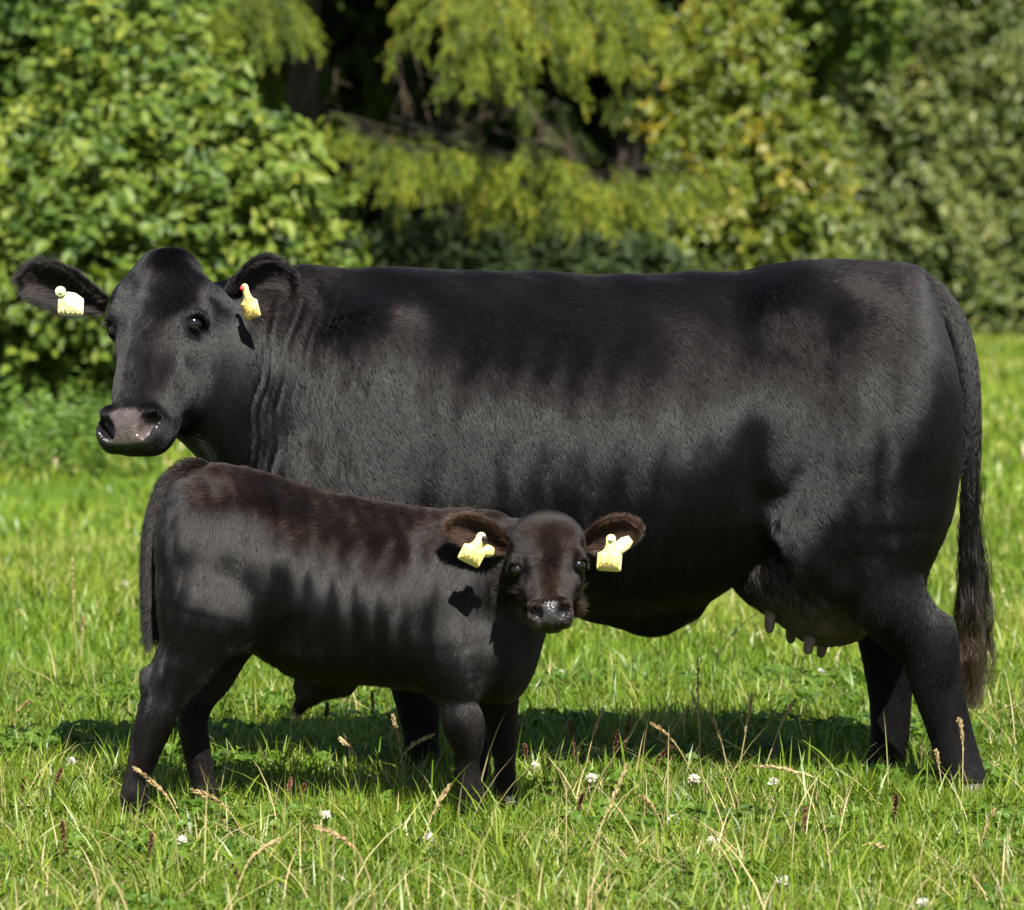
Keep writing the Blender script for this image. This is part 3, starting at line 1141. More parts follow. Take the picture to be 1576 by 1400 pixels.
# ================================================================== the cow
def build_cow():
    root = link('cow', None, label='large black cow standing side on with its head turned to the camera', cat='cow')
    root.location = (0, 0, 0)
    xs = np.concatenate([np.arange(-1.14, -.36, .0056), np.arange(-.36, 1.24, .0085)])
    F = Field(xs, np.arange(-.60, .46, .0070), np.arange(.03, 1.45, .0068))
    rows = [
        (300, 480, 660, .085, -.19), (330, 450, 706, .115, -.165), (370, 430, 765, .145, -.12), (410, 422, 822, .165, -.08),
        (450, 420, 868, .190, -.05), (500, 420, 910, .225, -.02), (560, 417, 934, .27, 0), (620, 415, 942, .305, 0),
        (700, 419, 944, .335, 0), (800, 422, 942, .355, 0), (900, 426, 936, .37, 0), (980, 426, 944, .375, 0),
        (1080, 423, 922, .355, 0), (1150, 419, 878, .325, 0), (1190, 411, 855, .31, 0), (1230, 404, 850, .30, 0),
        (1300, 403, 870, .31, 0), (1350, 404, 865, .285, 0), (1400, 410, 855, .25, 0), (1440, 428, 850, .22, 0), (1475, 450, 840, .2, 0)]
    trunk_field(F, rows, 0, 290, 1460, 40, 62, k=.05, n=2.35, sig=11)
    # shoulder blade and upper arm
    F.ellipsoid(at(575, 640, -.21), (.16, .085, .27), .09)
    F.ellipsoid(at(560, 760, -.19), (.17, .10, .17), .09)
    F.ellipsoid(at(575, 640, .21), (.16, .085, .27), .09)
    # brisket
    F.ellipsoid(at(520, 890, 0), (.17, .13, .10), .08)
    # hip bone, pin bone, rump
    F.ellipsoid(at(1240, 470, -.165), (.09, .06, .06), .12)
    F.ellipsoid(at(1235, 440, .20), (.085, .06, .05), .07)
    # thighs
    for sg in (-1, 1):
        F.ellipsoid(at(1360, 655, sg * .200), (.180, .120, .27), .17)
        F.ellipsoid(at(1395, 740, sg * .185), (.122, .108, .20), .04)
        F.ellipsoid(at(1275, 770, sg * .232), (.110, .088, .165), .035, axes=[(.92, 0, -.38), (0, 1, 0), (.38, 0, .92)])
    # web of skin from the stifle to the belly
    F.limb([L4(1215, 805, -.25, .035), L4(1240, 850, -.25, .045), L4(1275, 890, -.22, .05)], k=.06)
    # navel flap
    F.ellipsoid(at(1002, 938, -.01), (.075, .05, .062), .05)
    F.ellipsoid(at(985, 925, 0), (.16, .10, .05), .05)
    # hind legs
    F.limb([L4(1350, 800, -.20, .150), L4(1352, 870, -.20, .112), L4(1378, 935, -.20, .088), L4(1418, 995, -.20, .066), L4(1438, 1061, -.20, .055),
            L4(1456, 1123, -.20, .047), L4(1474, 1180, -.20, .050), L4(1484, 1210, -.20, .052), L4(1488, 1236, -.20, .045)], k=.05,
           flat=[.7, .72, .72, .7, .72, .75, .85, 1, 1])
    F.ellipsoid(at(1449, 970, -.20), (.026, .022, .042), .025)
    F.limb([L4(1404, 900, -.20, .016), L4(1436, 943, -.20, .016), L4(1460, 976, -.20, .021), L4(1470, 1050, -.20, .017), L4(1488, 1130, -.20, .017), L4(1500, 1180, -.2, .02)], k=.016)
    F.ellipsoid(at(1450, 1005, -.225), (.022, .016, .06), .035)
    F.ellipsoid(at(1506, 1196, -.20), (.016, .03, .018), .015)
    F.limb([L4(1362, 820, .19, .14), L4(1362, 900, .19, .105), L4(1368, 985, .19, .080), L4(1370, 1061, .19, .058), L4(1370, 1123, .19, .051),
            L4(1365, 1165, .19, .049), L4(1360, 1195, .19, .046), L4(1356, 1208, .19, .044)], k=.05, flat=[.7, .72, .72, .72, .75, .85, 1, 1])
    # forelegs
    F.limb([L4(620, 860, .17, .13), L4(628, 960, .18, .088), L4(634, 1040, .18, .062), L4(644, 1090, .18, .055), L4(648, 1130, .18, .046), L4(650, 1175, .18, .047),
            L4(649, 1200, .18, .043)], k=.06, flat=.8)
    F.limb([L4(640, 850, -.19, .13), L4(690, 960, -.20, .088), L4(716, 1050, -.20, .060), L4(724, 1110, -.20, .055), L4(727, 1160, -.20, .045), L4(728, 1205, -.20, .047),
            L4(728, 1232, -.20, .043)], k=.06, flat=.8)
    # neck behind the jaw
    F.limb([L4(455, 560, -.06, .20), L4(385, 555, -.12, .165), L4(318, 540, -.19, .125)], k=.08, flat=.85)
    F.limb([L4(470, 720, -.05, .16), L4(390, 670, -.12, .12), L4(330, 620, -.19, .09)], k=.08, flat=.8)
    # head
    H = Head(at(248, 394, -.24), 25, 30, 4.5, .98, 1.05, 1.0, ev=.104)
    H.build(F, HEAD_ST)
    H.ell(F, (.014, 0, -.045), (.040, .060, .05), .07)        # poll
    V, Q = F.surface(3)
    # skin relief: neck folds, ribs, muscle and coat unevenness
    N = vert_normals(V, Q)
    px = V[:, 0] * 600 + 788
    py = 1230 - V[:, 2] * 600
    side = smooth01(np.abs(N[:, 1]), .35, .8)
    hl = H.loc(V)
    off_head = smooth01(hl[:, 2], -.30, -.20) * (np.abs(hl[:, 1]) < .2) * (hl[:, 0] > -.05) * (hl[:, 0] < .6)
    nk = smooth01(px, 362, 405) * (1 - smooth01(px, 520, 600)) * side * (1 - off_head) * smooth01(py, 425, 500) * (1 - smooth01(py, 830, 900))
    bend = px + 8 * np.sin(py / 75.0) + (py - 600) * .14 + 7 * Waves(.2, 3)(V)
    fold = (.5 + .5 * np.sin(bend * 2 * np.pi / 19)) ** 2 * .5 + (.5 + .5 * np.sin(bend * 2 * np.pi / 11.3 + 1.3)) ** 2 * .5
    deep = 1 + 1.2 * (1 - smooth01(px, 395, 450))
    V = V - N * (nk * fold * .0062 * deep * np.clip(.62 + .45 * Waves(.13, 6)(V), 0, 1.2))[:, None]
    ribs = smooth01(px, 620, 700) * (1 - smooth01(px, 1000, 1120)) * side * smooth01(py, 480, 580) * (1 - smooth01(py, 800, 880))
    V = V + N * (ribs * .0016 * np.sin((px + (py - 650) * .22) * 2 * np.pi / 58 + 1.5 * Waves(.5, 5)(V)))[:, None]
    w1, w2 = Waves(.16, 8, stretch=(1, 1, 1.6)), Waves(.07, 9, stretch=(1, 1, 1.8))
    trunk = smooth01(px, 420, 520) * smooth01(V[:, 2], .45, .6)
    V = V + N * (trunk * (.0020 * w1(V) + .0007 * w2(V)))[:, None]
    # flank hollow in front of the hip
    for cx, cy, rx, ry, dp in ((1120, 540, 75, 90, .018), (1158, 700, 30, 85, .030), (1178, 775, 26, 50, .022), (1290, 600, 70, 50, .008), (1345, 700, 16, 120, .006), (1385, 640, 30, 60, -.005), (1250, 560, 30, 60, .006),
                               (690, 740, 40, 110, .014), (640, 600, 26, 120, .006), (585, 640, 50, 130, -.008), (1010, 690, 120, 60, -.006), (480, 590, 40, 140, .008)):
        g = np.exp(-((px - cx) / rx) ** 2 - ((py - cy) / ry) ** 2) * smooth01(-N[:, 1], .2, .7)
        V = V - N * (g * dp)[:, None]
    N = vert_normals(V, Q)
    pad, lip = H.pad_mask(V), H.lip_mask(V)
    me = mesh_from('body', V, quads=Q)
    set_attr(me, 'pad', pad)
    set_attr(me, 'lip', np.maximum(lip, pad))
    body = link('body', me, root, M_skin_cow)

    # ---- coat
    dens = (1 - smooth01(pad, .3, .7)) * (1 - .55 * lip)
    eyes = [H.p(H.eye[0], sg * H.eye[1], H.eye[2]) for sg in (-1, 1)]
    for e in eyes:
        dens *= smooth01(np.linalg.norm(V - e, axis=1), .027, .033)
    near = smooth01(-N[:, 1], -.5, .1)
    headm = (hl[:, 0] > -.08) * (hl[:, 0] < .62) * (hl[:, 2] > -.33) * (np.abs(hl[:, 1]) < .22) * (px < 390)
    dens *= (.30 + .70 * near) * (1 + 1.2 * headm)
    P, n, tri, b = scatter(V, Q, N, 660000, dens)
    px, py = P[:, 0] * 600 + 788, 1230 - P[:, 2] * 600
    l = H.loc(P)
    hm = smooth01(-l[:, 2], -.34, -.02) * 0 + ((l[:, 0] > -.06) & (l[:, 0] < .62) & (l[:, 2] > -.34) & (np.abs(l[:, 1]) < .2)) * (1 - smooth01(px, 330, 385))
    D = np.tile(np.array([.30, 0, -1.0]), (len(P), 1))
    topm = smooth01(n[:, 2], .35, .85)
    D[:, 0] += topm * 1.6
    hip = smooth01(px, 1120, 1260)
    D[:, 0] += hip * .35 * smooth01(900 - py, 0, 200)
    sh = np.exp(-((px - 600) / 110) ** 2 - ((py - 760) / 120) ** 2)
    D[:, 0] += sh * .5
    legm = 1 - smooth01(P[:, 2], .38, .52)
    D[:, 0] *= (1 - .7 * legm)
    fwd = np.zeros_like(D)
    fwd[:] = H.u
    out = np.clip(l[:, 1] / .05, -1, 1)[:, None] * H.v * .55 - H.w * .35
    above = (1 - smooth01(l[:, 0], .10, .24))[:, None]
    fwd = fwd * (1 - .45 * above) + out * (.35 + .45 * above)
    D = D * (1 - hm[:, None]) + fwd * hm[:, None]
    wa, wb, wc_ = Waves(.11, 21, stretch=(1, 1, 2.2)), Waves(.045, 22, stretch=(1, 1, 2.5)), Waves(.2, 23)
    D = norm(D)
    D[:, 0] += (.08 * wa(P) + .08 * wb(P) + .06 * Waves(.018, 24, stretch=(1, 1, 3))(P)) * (1 - .7 * topm)
    D[:, 2] += .12 * wc_(P)
    D += RNG.normal(0, .05, D.shape)
    D += RNG.normal(0, .12, D.shape) * hm[:, None]
    D = project(D, n)
    belly = smooth01(-n[:, 2], .3, .8) * smooth01(P[:, 2], .3, .5)
    Ln = .021 * (1 - .45 * hm) * (1 + 1.0 * belly) * (1 - .25 * legm) * RNG.uniform(.65, 1.15, len(P))
    ridge = smooth01(n[:, 2], .8, .97) * (px > 440)
    Ln *= 1 + .5 * ridge
    l_ = H.lip_mask(P)
    Ln *= 1 - .6 * l_
    poll = hm * (1 - smooth01(l[:, 0], .03, .10)) * (1 - smooth01(np.abs(l[:, 1]), .05, .09))
    Ln *= 1 + .5 * poll
    for e in eyes:
        Ln *= .35 + .65 * smooth01(np.linalg.norm(P - e, axis=1), .030, .065)
    lift = np.clip(.14 + (.02 * wa(P) + .025 * wb(P)) * (1 - .8 * topm) + .20 * belly + .12 * ridge + .10 * poll, .04, .6)
    lg = (1 - smooth01(P[:, 2] + RNG.normal(0, .02, len(P)), .42, .56)) > .5
    strands('coat', P[~lg], n[~lg], D[~lg], Ln[~lg], lift[~lg], .00046, M_coat_cow, root, npts=4, wob=.035)
    strands('leg_coat', P[lg], n[lg], D[lg], Ln[lg] * .8, lift[lg], .00046, M_leg_cow, root, npts=4, wob=.06)

    # ---- eyes, ears, tags
    for sg in (-1, 1):
        make_eye(root, H, sg, .0225)
    make_ear(root, at(166, 462, -.17), at(38, 421, -.14), .115, (-.10, -1, -.28), .55, .35, M_ear_cow, 15000, .021, M_skin_cow, inner_len=1.5)
    make_ear(root, at(340, 470, -.22), at(444, 420, -.16), .140, (-.35, -1, -.25), .85, .45, M_ear_cow, 15000, .021, M_skin_cow, inner_len=1.5)
    make_tag(root, at(109, 469, -.235), (.064, .054), (1, .06, -.05), (0, -.1, 1), '1606', M_tag_pale, M_print_pale, M_clear_plastic, .0140, -.30,
             'faded yellow ear tag with a round pale stud, print worn off', small=False, neck=.80, stud_at=(-.027, .033), plain=True)
    make_tag(root, at(385, 473, -.335), (.050, .058), (.86, -.5, .30), (.16, -.1, 1), '4047', M_tag_worn, M_print_dark, M_red_plastic, .0062, -.12,
             'worn dirty yellow ear tag with a small red stud', small=False, numsize=.26)

    # ---- hooves
    for (x, Y) in ((1480, -.20), (1352, .19), (640, .18), (720, -.20)):
        p = ground_at(x, 1230)
        make_hoof(root, at(x, 1230, Y)[0], Y, math.pi, 1.0)

    # ---- tail
    path = np.array([at(1352, 424, 0), at(1395, 430, -.005), at(1434, 450, -.015), at(1468, 495, -.03), at(1487, 560, -.04), at(1494, 640, -.04), at(1494, 720, -.03), at(1491, 800, -.02), at(1492, 870, -.02)])
    C = spline(path, 60)
    R = np.interp(np.linspace(0, 1, 60), [0, .1, .2, .35, .6, .8, 1], [.036, .038, .034, .029, .026, .021, .014])
    tv, tq, tt = tube(C, R, 14)
    bag = Bag()
    bag.add(tv, tq, tt)
    tail = link('tail', bag.mesh('tail'), root, M_skin_cow)
    nrm_ = vert_normals(tv, tq)
    P, n, tri, b = scatter(tv, tq, nrm_, 16000)
    D = project(np.tile(np.array([.05, 0, -1.0]), (len(P), 1)) + np.array([.9, 0, .1]) * smooth01(P[:, 2], 1.2, 1.32)[:, None] + RNG.normal(0, .15, P.shape), n)
    strands('tail_coat', P, n, D, .026 * RNG.uniform(.6, 1.1, len(P)), .16, .0006, M_coat_cow, tail, npts=4, wob=.15)
    # switch: long wavy locks
    nh = 4200
    s0 = RNG.uniform(.70, 1.0, nh)
    ci = (s0 * 59).astype(int)
    rootp = C[ci] + RNG.normal(0, .010, (nh, 3))
    m = 12
    s = np.linspace(0, 1, m)
    lock = RNG.integers(0, 110, nh)
    lx, ly = RNG.normal(0, .0145, 110), RNG.normal(0, .014, 110)
    ph, am = RNG.uniform(0, 6.28, 110), RNG.uniform(.002, .007, 110)
    endz = np.clip(RNG.normal(.30, .04, nh), .23, .55)
    endz[RNG.random(nh) < .2] += RNG.uniform(0, .2)
    bx = at(1496, 960, -.02)[0]
    paths = np.zeros((nh, m, 3))
    for j, t in enumerate(s):
        z = rootp[:, 2] * (1 - t) + endz * t
        tt_ = min(1, t * 2.2)
        tt_ = tt_ * tt_ * (3 - 2 * tt_)
        bulge = 1.15 * math.sin(min(t * 1.15, 1) * math.pi * .5)
        wv = am[lock] * np.sin(z * 55 + ph[lock]) * t
        paths[:, j, 0] = rootp[:, 0] * (1 - tt_) + (bx + lx[lock] * bulge) * tt_ + wv + RNG.normal(0, .002, nh) * t * 3
        paths[:, j, 1] = rootp[:, 1] * (1 - tt_) + (-.02 + ly[lock] * bulge) * tt_ + am[lock] * np.cos(z * 48 + ph[lock]) * t + RNG.normal(0, .0012, nh) * t * 3
        paths[:, j, 2] = z
    curves_from('tail_switch', paths, .0007, M_tail_cow, tail, taper=.6)
    # stray hairs
    k = 40
    st = paths[RNG.integers(0, nh, k)].copy()
    st[:, :, 0] += np.outer(RNG.normal(.01, .025, k), s ** 2)
    st[:, :, 0] += np.outer(RNG.normal(0, .01, k), np.sin(s * 9))
    curves_from('tail_strays', st, .0006, M_coat_cow, tail)

    # ---- udder
    G = Field(np.arange(.50, 1.0, .006), np.arange(-.30, .30, .006), np.arange(.30, .72, .006))
    G.ellipsoid(at(1218, 880, -.02), (.125, .15, .125), .05)
    G.ellipsoid(at(1265, 910, -.02), (.120, .15, .140), .05)
    G.ellipsoid(at(1182, 872, -.01), (.10, .13, .085), .05)
    G.ellipsoid(at(1303, 922, 0), (.090, .13, .108), .05)
    teats = [(1187, 935, -.10, 1184, 968), (1218, 950, .06, 1217, 984), (1250, 972, -.10, 1243, 1001), (1272, 972, .06, 1263, 1006)]
    for x0, y0, Y, x1, y1 in teats:
        G.ellipsoid(at(x0 + 3, y0 - 14, Y), (.03, .03, .03), .03)
    uv, uq = G.surface(3)
    me = mesh_from('udder', uv, quads=uq)
    ud = link('udder', me, root, M_udder)
    un = vert_normals(uv, uq)
    P, n, tri, b = scatter(uv, uq, un, 16000, .1 + smooth01(uv[:, 2], .44, .60))
    fr = smooth01(P[:, 2], .42, .55)
    D = project(np.tile(np.array([.25, 0, -1.0]), (len(P), 1)) + RNG.normal(0, .3, P.shape), n)
    strands('udder_hair', P, n, D, (.012 + .014 * fr) * RNG.uniform(.5, 1.2, len(P)), .2, .0005, M_coat_cow, ud, npts=4, wob=.3)
    for x0, y0, Y, x1, y1 in teats:
        C = spline(np.array([at(x0, y0 - 8, Y), at(x0 * .6 + x1 * .4, y0 * .6 + y1 * .4, Y), at(x0 * .2 + x1 * .8, y0 * .2 + y1 * .8, Y), at(x1, y1 + 6, Y)]), 14)
        Rr = np.interp(np.linspace(0, 1, 14), [0, .3, .6, .8, .92, 1], [.020, .0150, .0138, .0122, .0090, .003])
        bag = Bag()
        bag.add(*tube(C, Rr, 12))
        link('teat', bag.mesh('teat'), ud, M_teat)
    return root


# ================================================================== the calf
def build_calf():
    Y0 = -.65
    root = link('calf', None, label='small black brown calf in front of the large cow with face to the camera', cat='calf')
    S = FOC / (Y0 - CAM[1])
    F = Field(np.arange(-1.02, .34, .0055), np.arange(-1.22, -.36, .0055), np.arange(.02, .95, .0055))
    rows = [(232, 760, 930, .09, 0), (260, 738, 940, .11, 0), (300, 721, 955, .13, 0), (340, 717, 975, .15, 0), (380, 724, 990, .16, 0), (420, 736, 1012, .168, 0),
            (460, 748, 1036, .175, 0), (500, 759, 1046, .18, 0), (560, 771, 1044, .185, 0), (620, 781, 1050, .18, 0), (680, 788, 1060, .168, 0),
            (730, 792, 1070, .15, 0), (780, 806, 1066, .13, 0), (830, 850, 1040, .10, 0)]
    trunk_field(F, rows, Y0, 240, 828, 42, 60, k=.04, n=2.3, sig=12, narrow_top=.3)
    yn, yf = Y0 - .10, Y0 + .10
    # hip, thighs
    for Y in (yn, yf):
        sg = -1 if Y == yn else 1
        F.ellipsoid(at(305, 850, Y0 + sg * .095), (.095, .068, .15), .05)
        F.ellipsoid(at(300, 930, Y0 + sg * .10), (.075, .058, .12), .04)
        F.ellipsoid(at(350, 940, Y0 + sg * .105), (.070, .05, .085), .04, axes=[(.85, 0, .5), (0, 1, 0), (-.5, 0, .85)])
        F.ellipsoid(at(375, 785, Y0 + sg * .085), (.05, .035, .04), .07)
        F.ellipsoid(at(690, 900, Y0 + sg * .10), (.085, .052, .14), .05)
        F.ellipsoid(at(695, 1000, Y0 + sg * .105), (.085, .052, .085), .04)
    F.limb([L4(315, 930, yn, .105), L4(298, 985, yn, .080), L4(272, 1030, yn, .061), L4(252, 1066, yn, .050), L4(239, 1109, yn, .046), L4(225, 1151, yn, .037),
            L4(212, 1194, yn, .028), L4(207, 1220, yn, .032), L4(204, 1250, yn, .031), L4(204, 1270, yn, .028)], k=.035, flat=[.7, .7, .68, .7, .75, .8, .95, 1, 1, 1], kin=.015)
    F.ellipsoid(at(231, 1046, yn), (.016, .014, .026), .025)
    F.limb([L4(345, 930, yf, .10), L4(328, 1010, yf, .070), L4(306, 1066, yf, .046), L4(297, 1109, yf, .036), L4(302, 1151, yf, .033), L4(311, 1194, yf, .028),
            L4(317, 1218, yf, .030), L4(320, 1240, yf, .029)], k=.035, flat=[.7, .7, .7, .75, .8, .95, 1, 1], kin=.015)
    F.ellipsoid(at(283, 1062, yf), (.014, .014, .024), .02)
    F.limb([L4(690, 980, yn, .095), L4(702, 1040, yn, .066), L4(704, 1078, yn, .046), L4(713, 1112, yn, .049), L4(719, 1142, yn, .038), L4(721, 1172, yn, .025),
            L4(723, 1210, yn, .028), L4(725, 1240, yn, .029), L4(727, 1262, yn, .027)], k=.035, flat=[.7, .75, .8, .85, .9, 1, 1, 1, 1], kin=.015)
    F.limb([L4(745, 990, yf, .09), L4(762, 1060, yf, .058), L4(769, 1094, yf, .043), L4(772, 1127, yf, .036), L4(776, 1160, yf, .027), L4(777, 1193, yf, .025),
            L4(778, 1225, yf, .027), L4(779, 1245, yf, .026)], k=.035, flat=.85, kin=.015)
    # navel and sheath
    F.ellipsoid(at(482, 1052, Y0), (.045, .03, .035), .03)
    F.ellipsoid(at(515, 1046, Y0), (.05, .04, .025), .03)
    F.limb([L4(478, 1062, Y0, .022), L4(462, 1080, Y0, .013)], k=.02)
    # chest and neck, turning to the camera
    F.ellipsoid(at(775, 990, Y0 - .01), (.082, .095, .11), .05)
    F.ellipsoid(at(792, 930, Y0 - .03), (.075, .085, .10), .05)
    F.limb([L4(725, 880, Y0, .125), L4(775, 872, Y0 - .05, .108), L4(820, 862, Y0 - .12, .088), L4(838, 850, Y0 - .17, .075)], k=.05)
    # head
    H = Head(at(838, 792, Y0 - .26), 2, 34, 4.5, .530, .675, .66, du=.060, mz=.84, ev=.109)
    H.build(F, CALF_ST, knit=.04, calf=True)
    H.ell(F, (.085, 0, -.035), (.10, .082, .06), .05)      # domed forehead
    V, Q = F.surface(3)
    N = vert_normals(V, Q)
    s = S
    px = V[:, 0] * s + 788
    py = 1286 - V[:, 2] * s
    hl = H.loc(V)
    onhead = (hl[:, 0] > -.08) & (hl[:, 0] < .62) & (hl[:, 2] > -.30) & (np.abs(hl[:, 1]) < .19) & (V[:, 1] < Y0 - .10)
    side = smooth01(np.abs(N[:, 1]), .35, .8)
    w1, w2 = Waves(.12, 31, stretch=(1, 1, 1.6)), Waves(.05, 32, stretch=(1, 1, 2))
    trunk = smooth01(V[:, 2], .35, .45) * (1 - onhead)
    V = V + N * (trunk * (.0016 * w1(V) + .0006 * w2(V)))[:, None]
    ribs = smooth01(px, 420, 480) * (1 - smooth01(px, 640, 700)) * side * smooth01(py, 800, 850) * (1 - smooth01(py, 960, 1010))
    V = V + N * (ribs * .003 * np.sin((px + (py - 900) * .15) * 2 * np.pi / 40 + 1.5 * Waves(.3, 5)(V)))[:, None]
    for cx, cy, rx, ry, dp in ((420, 900, 30, 80, .012), (440, 960, 40, 30, .008), (650, 960, 28, 80, .010), (725, 960, 16, 60, .008), (385, 975, 30, 16, .008), (480, 1000, 60, 14, -.006)):
        g = np.exp(-((px - cx) / rx) ** 2 - ((py - cy) / ry) ** 2) * smooth01(-N[:, 1], .2, .7) * (1 - onhead)
        V = V - N * (g * dp)[:, None]
    N = vert_normals(V, Q)
    pad, lip = H.pad_mask(V) * onhead, H.lip_mask(V) * onhead
    me = mesh_from('body', V, quads=Q)
    set_attr(me, 'pad', pad)
    set_attr(me, 'lip', np.maximum(lip, pad))
    link('body', me, root, M_skin_calf)
    dens = (1 - smooth01(pad, .3, .7)) * (1 - .6 * lip)
    for sg in (-1, 1):
        dens *= smooth01(np.linalg.norm(V - H.p(H.eye[0], sg * H.eye[1], H.eye[2]), axis=1), .022, .027)
    near = smooth01(-N[:, 1], -.5, .1)
    dens *= (.3 + .7 * near) * (1 + 1.0 * onhead)
    P, n, tri, b = scatter(V, Q, N, 430000, dens)
    px, py = P[:, 0] * s + 788, 1286 - P[:, 2] * s
    l = H.loc(P)
    hm = ((l[:, 0] > -.08) & (l[:, 0] < .62) & (l[:, 2] > -.32) & (np.abs(l[:, 1]) < .19) & (P[:, 1] < Y0 - .12)).astype(float)
    D = np.tile(np.array([-.35, 0, -1.0]), (len(P), 1))
    topm = smooth01(n[:, 2], .35, .85)
    D[:, 0] -= topm * 1.4
    legm = 1 - smooth01(P[:, 2], .30, .40)
    D[:, 0] *= (1 - .8 * legm)
    whorl = np.array([.235, 0])
    rad = np.stack([l[:, 0] - whorl[0], l[:, 1] - whorl[1]], 1)
    rr = np.linalg.norm(rad, axis=1)
    radn = rad / np.maximum(rr, .01)[:, None]
    fwd = radn[:, :1] * H.u + radn[:, 1:] * H.v
    low = smooth01(l[:, 0], .25, .33)[:, None]
    fwd = fwd * (1 - low) + (H.u * .8 + np.clip(l[:, 1] / .05, -1, 1)[:, None] * H.v * .7 - H.w * .2) * low
    D = norm(D)
    wa, wb, wc_ = Waves(.085, 41, stretch=(1, 1, 2.4)), Waves(.035, 42, stretch=(1, 1, 2.6)), Waves(.15, 43)
    D[:, 0] += (.13 * wa(P) + .14 * wb(P) + .07 * Waves(.015, 44, stretch=(1, 1, 3))(P)) * (1 - .7 * topm)
    D[:, 2] += .12 * wc_(P)
    D = D * (1 - hm[:, None]) + fwd * hm[:, None]
    D += RNG.normal(0, .06, D.shape) * (1 + 3.0 * hm[:, None])
    D = project(D, n)
    belly = smooth01(-n[:, 2], .3, .8) * smooth01(P[:, 2], .25, .35)
    ridge = smooth01(n[:, 2], .8, .97) * (1 - hm)
    tas = np.exp(-(np.linalg.norm(P - at(466, 1074, Y0), axis=1) / .025) ** 2)
    Ln = .020 * (1 + .05 * hm) * (1 + .8 * belly + .35 * ridge) * (1 - .3 * legm) * RNG.uniform(.6, 1.15, len(P))
    Ln *= (1 - .65 * H.lip_mask(P) * hm) * (1 - .35 * hm * smooth01(l[:, 0], .3, .4)) * (1 + 1.8 * tas)
    lift = np.clip(.17 + (.05 * wa(P) + .035 * wb(P)) * (1 - .8 * topm) + .22 * belly + .14 * ridge + .14 * hm, .04, .6)
    for sg in (-1, 1):
        Ln *= .22 + .78 * smooth01(np.linalg.norm(P - H.p(H.eye[0], sg * H.eye[1], H.eye[2]), axis=1), .022, .055)
    lg = ((1 - smooth01(P[:, 2] + RNG.normal(0, .015, len(P)), .27, .37)) > .5) & (hm < .5)
    fc = (hm > .5) & (RNG.random(len(P)) < .06 + .6 * smooth01(l[:, 0], .22, .34))
    bd = ~(lg | fc)
    strands('coat', P[bd], n[bd], D[bd], Ln[bd], lift[bd], .00044, M_coat_calf, root, npts=4, wob=.06)
    strands('leg_coat', P[lg], n[lg], D[lg], Ln[lg], lift[lg], .00044, M_leg_calf, root, npts=4, wob=.10)
    strands('face_coat', P[fc], n[fc], D[fc], Ln[fc], lift[fc], .00044, M_face_calf, root, npts=4, wob=.2)
    for sg in (-1, 1):
        make_eye(root, H, sg, .0165)
    Ye = Y0 - .23
    make_ear(root, at(788, 838, Ye + .05), at(694, 802, Ye + .02), .076, (.25, -1, -.25), .60, .40, M_ear_calf, 9000, .014, M_skin_calf, inner_len=1.5)
    make_ear(root, at(886, 836, Ye + .05), at(981, 806, Ye + .02), .076, (-.25, -1, -.25), .60, .40, M_ear_calf, 9000, .014, M_skin_calf, inner_len=1.5)
    make_tag(root, at(727, 852, Ye - .045), (.056, .052), (.88, .05, -.44), (.42, -.12, .88), '0062', M_tag, M_print, M_black_plastic, .0075, .16,
             'yellow ear tag printed 0062, tilted, with a black stud', back=((.9, 0, -.05), .048, .030, M_tag))
    make_tag(root, at(938, 861, Ye - .045), (.058, .056), (1, 0, -.07), (.07, -.12, 1), '0062', M_tag, M_print, M_white_plastic, .0075, 0.0,
             'yellow ear tag printed 0062, upright, with a white stud', back=((.74, 0, .60), .064, .032, M_tag_pale))
    for (x, Y) in ((202, yn), (322, yf), (727, yn), (781, yf)):
        make_hoof(root, at(x, 1280, Y)[0], Y, 0.0, .62)
    # tail
    path = np.array([at(322, 728, Y0), at(292, 730, Y0), at(264, 752, Y0 - .005), at(244, 800, Y0 - .01), at(236, 860, Y0 - .015), at(236, 920, Y0 - .02), at(240, 975, Y0 - .02)])
    C = spline(path, 50)
    R = np.interp(np.linspace(0, 1, 50), [0, .15, .4, .8, 1], [.025, .025, .021, .016, .009])
    tv, tq, tt = tube(C, R, 12)
    bag = Bag()
    bag.add(tv, tq, tt)
    tail = link('tail', bag.mesh('tail'), root, M_skin_calf)
    P, n, tri, b = scatter(tv, tq, vert_normals(tv, tq), 15000)
    D = project(np.tile(np.array([-.25, 0, -1.0]), (len(P), 1)) + np.array([-.6, 0, 0]) * smooth01(P[:, 2], .80, .88)[:, None] + RNG.normal(0, .2, P.shape), n)
    low = 1 - smooth01(P[:, 2], .45, .65)
    strands('tail_coat', P, n, D, (.034 + .026 * low) * RNG.uniform(.55, 1.15, len(P)), .45, .0006, M_coat_calf, tail, npts=5, wob=.25)
    return root



cow = build_cow()
calf = build_calf()


